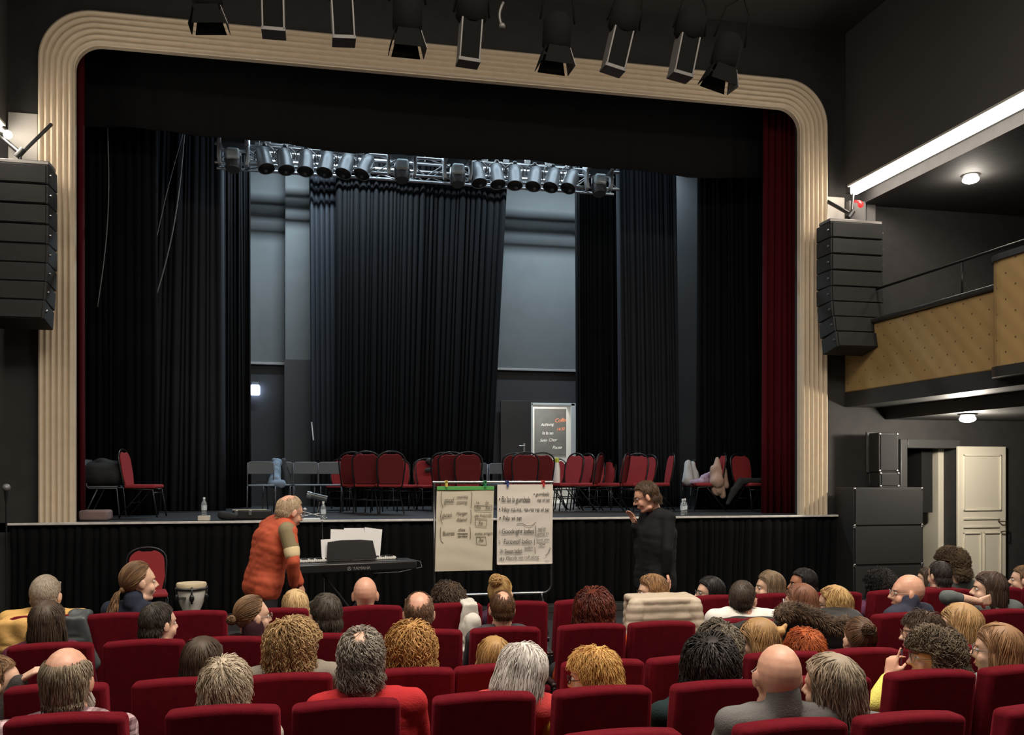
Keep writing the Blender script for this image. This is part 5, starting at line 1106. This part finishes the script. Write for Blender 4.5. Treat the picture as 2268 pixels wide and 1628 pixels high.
def sheet(x0, x1, z0, z1, y, m, seed, name, lab, th=.004, curl=.012, skewb=0, skt=0):
    rg = np.random.default_rng(seed); nx, nz = 24, 32; v = []; f = []
    for side in (0, 1):
        for i in range(nz + 1):
            for j in range(nx + 1):
                u = j / nx; w_ = i / nz; x = x0 + (x1 - x0) * u + skewb * w_; z = z1 + (z0 - z1) * w_ + skt * u
                yy = y + curl * math.sin(w_ * 5 + seed) * w_ + .0025 * math.sin(w_ * 31 + 2 * math.sin(u * 3 + seed)) * (1 - abs(u - .5)) + .004 * math.sin(u * 6 + w_ * 4)
                v.append((x, yy + side * th, z))
    n1 = (nx + 1) * (nz + 1)
    for i in range(nz):
        for j in range(nx):
            a = i * (nx + 1) + j; q = (a, a + 1, a + nx + 2, a + nx + 1); f.append(q); f.append(tuple(k + n1 for k in q[::-1]))
    bd = [j for j in range(nx + 1)] + [i * (nx + 1) + nx for i in range(1, nz + 1)] + [nz * (nx + 1) + j for j in range(nx - 1, -1, -1)] + [i * (nx + 1) for i in range(nz - 1, 0, -1)]
    for k in range(len(bd)): a, b2 = bd[k], bd[(k + 1) % len(bd)]; f.append((b2, a, a + n1, b2 + n1))
    bb = MB(); bb.v = v; bb.f = f; return bb
def RX(px): return P(px, 1100, RY).x - cx
def RZ(py, px=1090): return P(px, py, RY).z
t = thing('flipchart', 'cream flipchart sheet with green top strip and bracketed faint writing', 'flipchart', (cx, RY, 0)); y_ = -.06
xa, xb = RX(966), RX(1092); za, zb2 = RZ(1263, 1028), RZ(1083, 1028)
sheet(xa, xb, za, zb2, y_, PAPER, 1, '', '', skewb=-.022).obj('paper', PAPER, t, smooth='auto')
MB().box((xa, y_ - .012, zb2 - .012), (xb, y_ + .012, zb2 + .032)).obj('green_strip', mat('green_strip', (.10, .42, .10), .5), t, bevel=.003)
def strokes(segs, y, r=.0035):
    b = MB()
    for s in segs: b.tube([(x, y, z) for x, z in s], r, 5)
    return b
px_x = lambda px: RX(px); 
# pixel -> paper coordinates from the 1628px crop of region 940..1240, 1040..1340
def C(u, v): px = 940 + u * 300 / 1628; py = 1040 + v * 300 / 1628; return (RX(px), P(px, py, RY).z)
def words(L, y, m, name, parent):
    b = text_mesh([(s, *C(u, v), sz, sh, ro, (u2 - u) * 300 / 1628 * 10.55 / F) for s, u, v, sz, sh, ro, u2 in L], .003)
    b.v = [(x, yy + y, z) for x, yy, z in b.v]
    return b.obj(name, m, parent, fixn=False)
k_ = 300 / 1628 / (F * .97 / 10.4) * 1.0
def pxh(h): return h * 300 / 1628 * 10.55 / F
w1 = [('good', 225, 400, pxh(105), .2, 0, 345), ('morning', 375, 345, pxh(58), .3, .05, 515), ('evening', 375, 405, pxh(58), .3, .02, 505), ('guten', 200, 570, pxh(82), .25, .03, 320), ('Morgen', 372, 545, pxh(62), .25, .05, 505), ('Abend', 372, 615, pxh(58), .2, 0, 500),
      ('1x      2x', 600, 405, pxh(44), .2, 0, 765), ('2x   2x', 600, 470, pxh(58), .2, 0, 785), ('alle Freunde', 585, 565, pxh(46), .2, .04, 800), ('3x', 625, 655, pxh(68), .2, 0, 695), ('Buenas', 205, 785, pxh(72), .2, .02, 350), ('dias', 390, 735, pxh(56), .2, 0, 480), ('tardes', 385, 810, pxh(56), .2, 0, 505), ('todos amigos', 592, 780, pxh(50), .2, .03, 812), ('3x', 630, 860, pxh(68), .2, 0, 700)]
words(w1, y_ - .016, INKG, 'handwriting', t)
sg = [[(195, 265), (190, 330), (195, 400), (215, 460)], [(550, 262), (560, 300), (552, 400), (548, 460)], [(195, 490), (183, 560), (190, 620), (210, 645)], [(545, 480), (550, 560), (545, 640)], [(185, 690), (180, 780), (190, 850), (215, 880)], [(535, 685), (542, 760), (538, 830)],
      [(600, 585), (735, 590), (730, 680), (603, 675), (600, 585)], [(612, 800), (720, 800), (732, 895), (612, 885), (612, 800)], [(592, 430), (795, 425), (795, 490), (595, 488), (592, 430)], [(385, 765), (510, 765)]]
strokes([[C(*p) for p in s] for s in sg], y_ - .016, .003).obj('drawn_brackets', INKG, t, fixn=False)
t = thing('flipchart', 'white flipchart pad crowded with black song words', 'flipchart', (cx, RY, 0)); y2 = -.075
xa, xb = RX(1099), RX(1221); za, zb2 = RZ(1248, 1160), RZ(1073, 1160)
sheet(xa, xb, za, zb2, y2, PAPERW, 4, '', '', th=.012, skewb=-.005).obj('pad', PAPERW, t, smooth='auto')
MB().box((xa, y2 - .004, za - .006), (xb - .01, y2 + .03, za + .012)).obj('pad_edge', PAPERW, t, bevel=.004)
w2 = [('• Ba ba la gumbala', 872, 385, pxh(100), .15, -.02, 1262), ('• gumbala', 1285, 312, pxh(60), .2, .02, 1485), ('na vi se', 1330, 385, pxh(68), .2, .02, 1490), ('• Hey na-na, na-na na vi se', 872, 500, pxh(82), .12, -.01, 1495), ('• Na vi se', 875, 605, pxh(84), .15, .0, 1155), ('Goodnight ladies', 905, 765, pxh(88), .12, .0, 1308),
      ('we\'re', 1340, 725, pxh(60), .2, .04, 1440), ('going to', 1335, 778, pxh(50), .2, .02, 1475), ('Farewell ladies', 930, 885, pxh(84), .12, .0, 1285), ('leave you', 1320, 855, pxh(52), .2, .04, 1485), ('now', 1350, 908, pxh(60), .2, .02, 1435), ('Sweet ladies', 945, 1000, pxh(80), .12, .02, 1160), ('ladies', 1180, 950, pxh(50), .2, .06, 1285), ('Merrily we roll along', 958, 1072, pxh(56), .15, .02, 1370), ('1)', 872, 755, pxh(56), .1, 0, 895), ('2)', 870, 880, pxh(56), .1, 0, 893), ('3)', 885, 990, pxh(56), .1, 0, 928), ('4)', 872, 1080, pxh(50), .1, 0, 940)]
words(w2, y2 - .018, INK, 'handwriting', t)
sg = [[(1315, 670), (1318, 800)], [(1300, 830), (1300, 900)], [(1305, 930), (1310, 1005)], [(1090, 650), (1150, 640), (1210, 672), (1270, 668), (1315, 630)], [(1430, 1030), (1460, 1000), (1495, 940), (1480, 930), (1470, 990)], [(1430, 1095), (1450, 1088), (1475, 1092)]]
strokes([[C(*p) for p in s] for s in sg], y2 - .018, .003).obj('drawn_strokes', INK, t, fixn=False)
for px, col, nm in ((987, (.7, .55, .12), 'yellow'), (1072, (.03, .25, .10), 'green'), (1121, (.04, .07, .25), 'blue'), (1200, (.55, .04, .03), 'red')):
    x = RX(px); z = zt; o = MB().prism([(-.014, .02), (.014, .02), (.010, -.055), (-.010, -.055)], (0, .018, 0), (0, -.012, 0)).prism([(-.014, .02), (.014, .02), (.010, -.055), (-.010, -.055)], (0, .018, 0), (0, -.10, 0)).box((-.01, -.1, -.01), (.01, 0, .012)).obj('peg', mat('peg_' + nm, col, .4), bevel=.003, loc=(cx + x, RY - .005, z))
    tag(o, nm + ' plastic peg clipping a flipchart to the rack rail', 'peg', 'pegs on the rack rail')

# ================================================================== KEYBOARD
KY = 9.4; q = P(778, 1250, KY); kz = q.z
t = thing('keyboard', 'long black digital piano on a stand with papers on its music rest', 'piano', (q.x, KY, 0), R(13)); KB = mat('piano_black', (.014, .014, .015), .35); hw = .66
KL = .70
MB().box((-KL, -.13, kz - .07), (hw, .17, kz + .03)).obj('body', KB, t, bevel=.02, seg=3)
MB().box((-KL + .08, .02, kz + .03), (hw - .16, .16, kz + .045)).obj('key_bed', KB, t, bevel=.003)
b = MB(); n = 52; x0 = -KL + .09; wk_ = (KL + hw - .27) / n
for k in range(n): b.box((x0 + k * wk_ + .001, .02, kz + .035), (x0 + (k + 1) * wk_ - .001, .165, kz + .062))
b.obj('white_keys', mat('key_white', (.85, .84, .8), .3), t)['kind'] = 'stuff'
b = MB()
for k in range(n - 1):
    if k % 7 not in (1, 4): b.box((x0 + (k + 1) * wk_ - .006, .02, kz + .062), (x0 + (k + 1) * wk_ + .006, .11, kz + .074))
b.obj('black_keys', KB, t)['kind'] = 'stuff'
MB().prism([(-.25, 0), (.27, 0), (.235, .185), (.1, .20), (-.1, .20), (-.235, .185)], (0, .008, 0), (0, .0, kz + .05), (1, 0, 0), (0, .16, .98)).obj('music_rest', KB, t, bevel=.004)
lg = text_mesh([('YAMAHA', -.02, kz - .045, .047, 0, 0)], .002); lg.v = [(x, y - .1315, z) for x, y, z in lg.v]; LG = mat('logo_silver', (.30, .29, .27), .4)
lg.obj('lettering', LG, t, fixn=False)
b = MB().tube([(-.055 + .018 * math.cos(x), -.132, kz - .03 + .018 * math.sin(x)) for x in np.linspace(0, 2 * math.pi, 18, endpoint=False)], .002, 5, closed=True)
for k in range(3): an = math.pi / 2 + k * 2.094; b.tube([(-.055, -.132, kz - .03), (-.055 + .016 * math.cos(an), -.132, kz - .03 + .016 * math.sin(an))], .0022, 5)
b.obj('emblem', LG, t, fixn=False)
for s in (-1, 1):
    for m_ in (-1, 1): MB().cyl((-.38 * s, .02 * m_, .02), (.30 * s, .02 * m_, kz - .08), .014).obj('stand_leg', TUBE, t, smooth='auto') if m_ == s else None
MB().cyl((-.38, -.2, .02), (-.38, .22, .02), .014).cyl((.38, -.2, .02), (.38, .22, .02), .014).obj('stand_foot', TUBE, t, smooth='auto')
MB().tube([(hw - .02, .05, kz + .02), (hw + .08, .0, kz + .0), (hw + .06, -.1, kz - .05), (hw - .2, -.14, kz - .085), (.2, -.1, kz - .09)], .004).obj('cord', mat('grey_cord', (.12, .12, .12), .5), t, smooth=True)
def ksheet(x, z, ww, hh, ro, dy, lab):
    M = Matrix.Translation((q.x, KY, 0)) @ rotz(R(13)) @ Matrix.Translation((x, .0 + dy, kz + z)) @ Matrix.Rotation(ro, 4, 'Y') @ Matrix.Rotation(R(-9), 4, 'X')
    tag(MB().box((-ww / 2, 0, 0), (ww / 2, .0025, hh), M).obj('sheet_music', WPAPER), lab, 'papers', 'papers on the music rest')
ksheet(-.10, .07, .21, .285, .06, .048, 'white sheet on the music rest nearest the elderly man'); ksheet(.05, .07, .21, .295, .02, .054, 'white sheet in the middle of the music rest'); ksheet(.22, .03, .19, .33, .14, .06, 'white slanting sheet at the outer end of the music rest'); ksheet(-.17, .06, .24, .20, -.02, .042, 'low white sheet peeking over the music rest edge')

# ================================================================== DRUM
DY_ = 8.6; q = P(424, 1292, DY_); rd = (PX(459, DY_) - PX(389, DY_)) / 2 * .96; t = thing('drum', 'white goblet drum with pale skin head and black hoop', 'drum', (q.x, DY_, 0)); zt_ = q.z
MB().rev([(zt_ - .02, rd * .98), (zt_ - .06, rd * .99), (zt_ - .12, rd * .93), (zt_ - .18, rd * .78), (zt_ - .24, rd * .58), (zt_ - .32, rd * .45), (.30, rd * .42), (.06, rd * .72), (0, rd * .76)], (0, 0, 0), (0, 0, 1), 36).obj('shell', mat('drum_white', (.74, .72, .66), .3), t, smooth='auto')
MB().rev([(zt_ - .03, rd * 1.0), (zt_ - .004, rd * 1.01), (zt_ + .006, rd * .97), (zt_ + .008, .001)], (0, 0, 0), (0, 0, 1), 36).obj('drum_head', mat('drum_skin', (.72, .60, .40), .55, var=.2, vscale=14), t, smooth='auto')
MB().tube([(rd * 1.03 * math.cos(x), rd * 1.03 * math.sin(x), zt_ - .045) for x in np.linspace(0, 2 * math.pi, 36, endpoint=False)], .011, 8, closed=True).obj('hoop', TUBE, t, smooth=True)
for k in range(5):
    x = -math.pi / 2 + .15 + k * 2 * math.pi / 5; c, s = math.cos(x), math.sin(x)
    MB().cyl((rd * 1.06 * c, rd * 1.06 * s, zt_ - .02), (rd * 1.0 * c, rd * 1.0 * s, zt_ - .17), .008).ell((rd * 1.0 * c, rd * 1.0 * s, zt_ - .12), (.022, .022, .035)).obj('tuning_lug', TUBE, t, smooth=True)
MB().box((-.09, -rd * .99, zt_ - .13), (-.03, -rd * .90, zt_ - .105)).obj('badge', mat('badge_dark', (.05, .05, .05), .3), t, bevel=.003)

# ================================================================== COATS AND SCARVES ON SEATS
def draped(name, lab, cat, row, px0, px1, zt, zb, m, thick=.035, quilt=0, seed=2, sl=0, wr=.008):
    y = ROWY[row] + .045; x0, x1 = PX(px0, y), PX(px1, y); b = MB(); t_ = thick
    yb = y - .10; 
    for k in range(19):
        u = k / 18; x = x0 + (x1 - x0) * u; rr = t_ * (1 + .15 * math.sin(u * 9 + seed))
        b.cap((x, yb - .02 - .03, zt), rr, (x + (u - .5) * .16, yb + .02 - .02, zb + .05 * math.sin(u * 7 + seed)), rr * .9); b.cap((x, yb - .05, zt), rr, (x, y + .06, zt + .01), rr); b.cap((x, y + .06, zt), rr, (x, y + .09, zt - .3), rr * .9)
    for u0 in range(8):
        xa = x0 + (x1 - x0) * u0 / 8; xb = x0 + (x1 - x0) * (u0 + 1) / 8
        for zz_ in np.linspace(zt, zb + .05, 7): b.cap((xa, yb - .04, zz_), t_ * .95, (xb, yb - .04, zz_), t_ * .95)
        for zz_ in (0, 1): b.cap((xa, y - .08 + zz_ * .1, zt + .005), t_, (xb, y - .08 + zz_ * .1, zt + .005), t_)
    if sl:
        for s_, x in ((-1, x0), (1, x1)): b.cap((x, yb - .03, zt - .04), .06, (x + s_ * .035, yb - .02, zt - .25), .055); b.cap((x + s_ * .035, yb - .02, zt - .25), .055, (x + s_ * .03, yb, zb - .1), .05)
    o = rem(b, name, m, None, .011, 2, wr=wr, wk=20, seed=seed, quilt=quilt); return tag(o, lab, cat)
draped('puffer_jacket', 'cream quilted puffer jacket hung over a front row seat', 'jacket', 'A', 1395, 1522, .955, .50, mat('cream_nylon', (.58, .49, .38), .5), .022, .062, 3, 1, .006)
draped('coat', 'dark coat hung behind the man in white shirt', 'coat', 'B', 1590, 1712, .905, .5, DKC, .03, 0, 4, 1, .014)
draped('coat', 'black coat with brown fur hood hung behind the blond waves', 'coat', 'B', 1735, 1868, .925, .45, mat('black_coat', (.012, .013, .014), .6, bump=.3, bscale=40), .045, .11, 5, 1, .012)
fur = rem((lambda b: [b.cap(P(u0, v0, 5.48), .045, P(u1, v1, 5.48), .045) for (u0, v0), (u1, v1) in (((1728, 1362), (1742, 1350)), ((1742, 1350), (1765, 1350)), ((1765, 1350), (1800, 1362)), ((1800, 1362), (1830, 1380)), ((1830, 1380), (1866, 1388)), ((1866, 1388), (1872, 1378)))] and b)(MB()), 'fur_trim', mat('brown_fur', (.13, .09, .06), .95, bump=1.0, bscale=90, col2=(.03, .022, .018), vscale=30), [o for o in bpy.data.objects if o.name.startswith('coat')][-1], .009, 1, wr=.010, wk=60)
draped('coat', 'dark sleeve side of a mustard and slate coat hung over the near seat corner', 'coat', 'A', 158, 196, .95, .62, mat('slate_nylon', (.07, .08, .085), .4), .02, 0, 6, 0, .012)
draped('coat', 'mustard coat shoulder hanging outside the near front row seat', 'coat', 'A', 22, 72, .93, .55, mat('mustard_cloth', S(218, 172, 100), .75, bump=.3, bscale=30), .026, 0, 7, 0, .014)
draped('scarf', 'long white scarf hung over the corner of a front row seat', 'scarf', 'A', 1022, 1048, .965, .42, mat('offwhite_cloth', (.62, .60, .54), .85), .02, 0, 8, 0, .010)
soft('cloth', 'pale crumpled cloth lying below the long white scarf', 'cloth', [(W3(1046, 1378, 6.0), .06, W3(1054, 1420, 6.0), .05), (W3(1040, 1388, 6.0), .05, W3(1046, 1440, 6.0), .04)], mat('offwhite_cloth', (.62, .60, .54), .85), .01, .012, 24)

_rg = np.random.default_rng(5); _pts = []; _n = []
_path = [P(u0, v0, 5.48) for u0, v0 in ((1728, 1362), (1742, 1350), (1765, 1350), (1800, 1362), (1830, 1380), (1866, 1388), (1872, 1378))]
for _k in range(3600):
    _i = int(_rg.integers(0, len(_path) - 1)); _q = _path[_i].lerp(_path[_i + 1], float(_rg.uniform())); _d = _rg.normal(size=3); _d /= np.linalg.norm(_d); _pts.append(np.array(_q) + _d * .042); _n.append(_d)
_pts = np.array(_pts); _n = np.array(_n); _dd = _n * .8 + np.array([.25, 0, -.3]); _S = np.stack([_pts + _dd * .038 * _t for _t in (0, .35, .7, 1)], 1); _V, _Q = tubes(_S, np.cross(_n, [0, .3, 1.0]), .0022)
np_obj('fur_strands', _V, _Q, np.repeat(_rg.uniform(0, 1, len(_pts)), 12), hairmat(S(150, 122, 96), S(44, 34, 28)), fur)
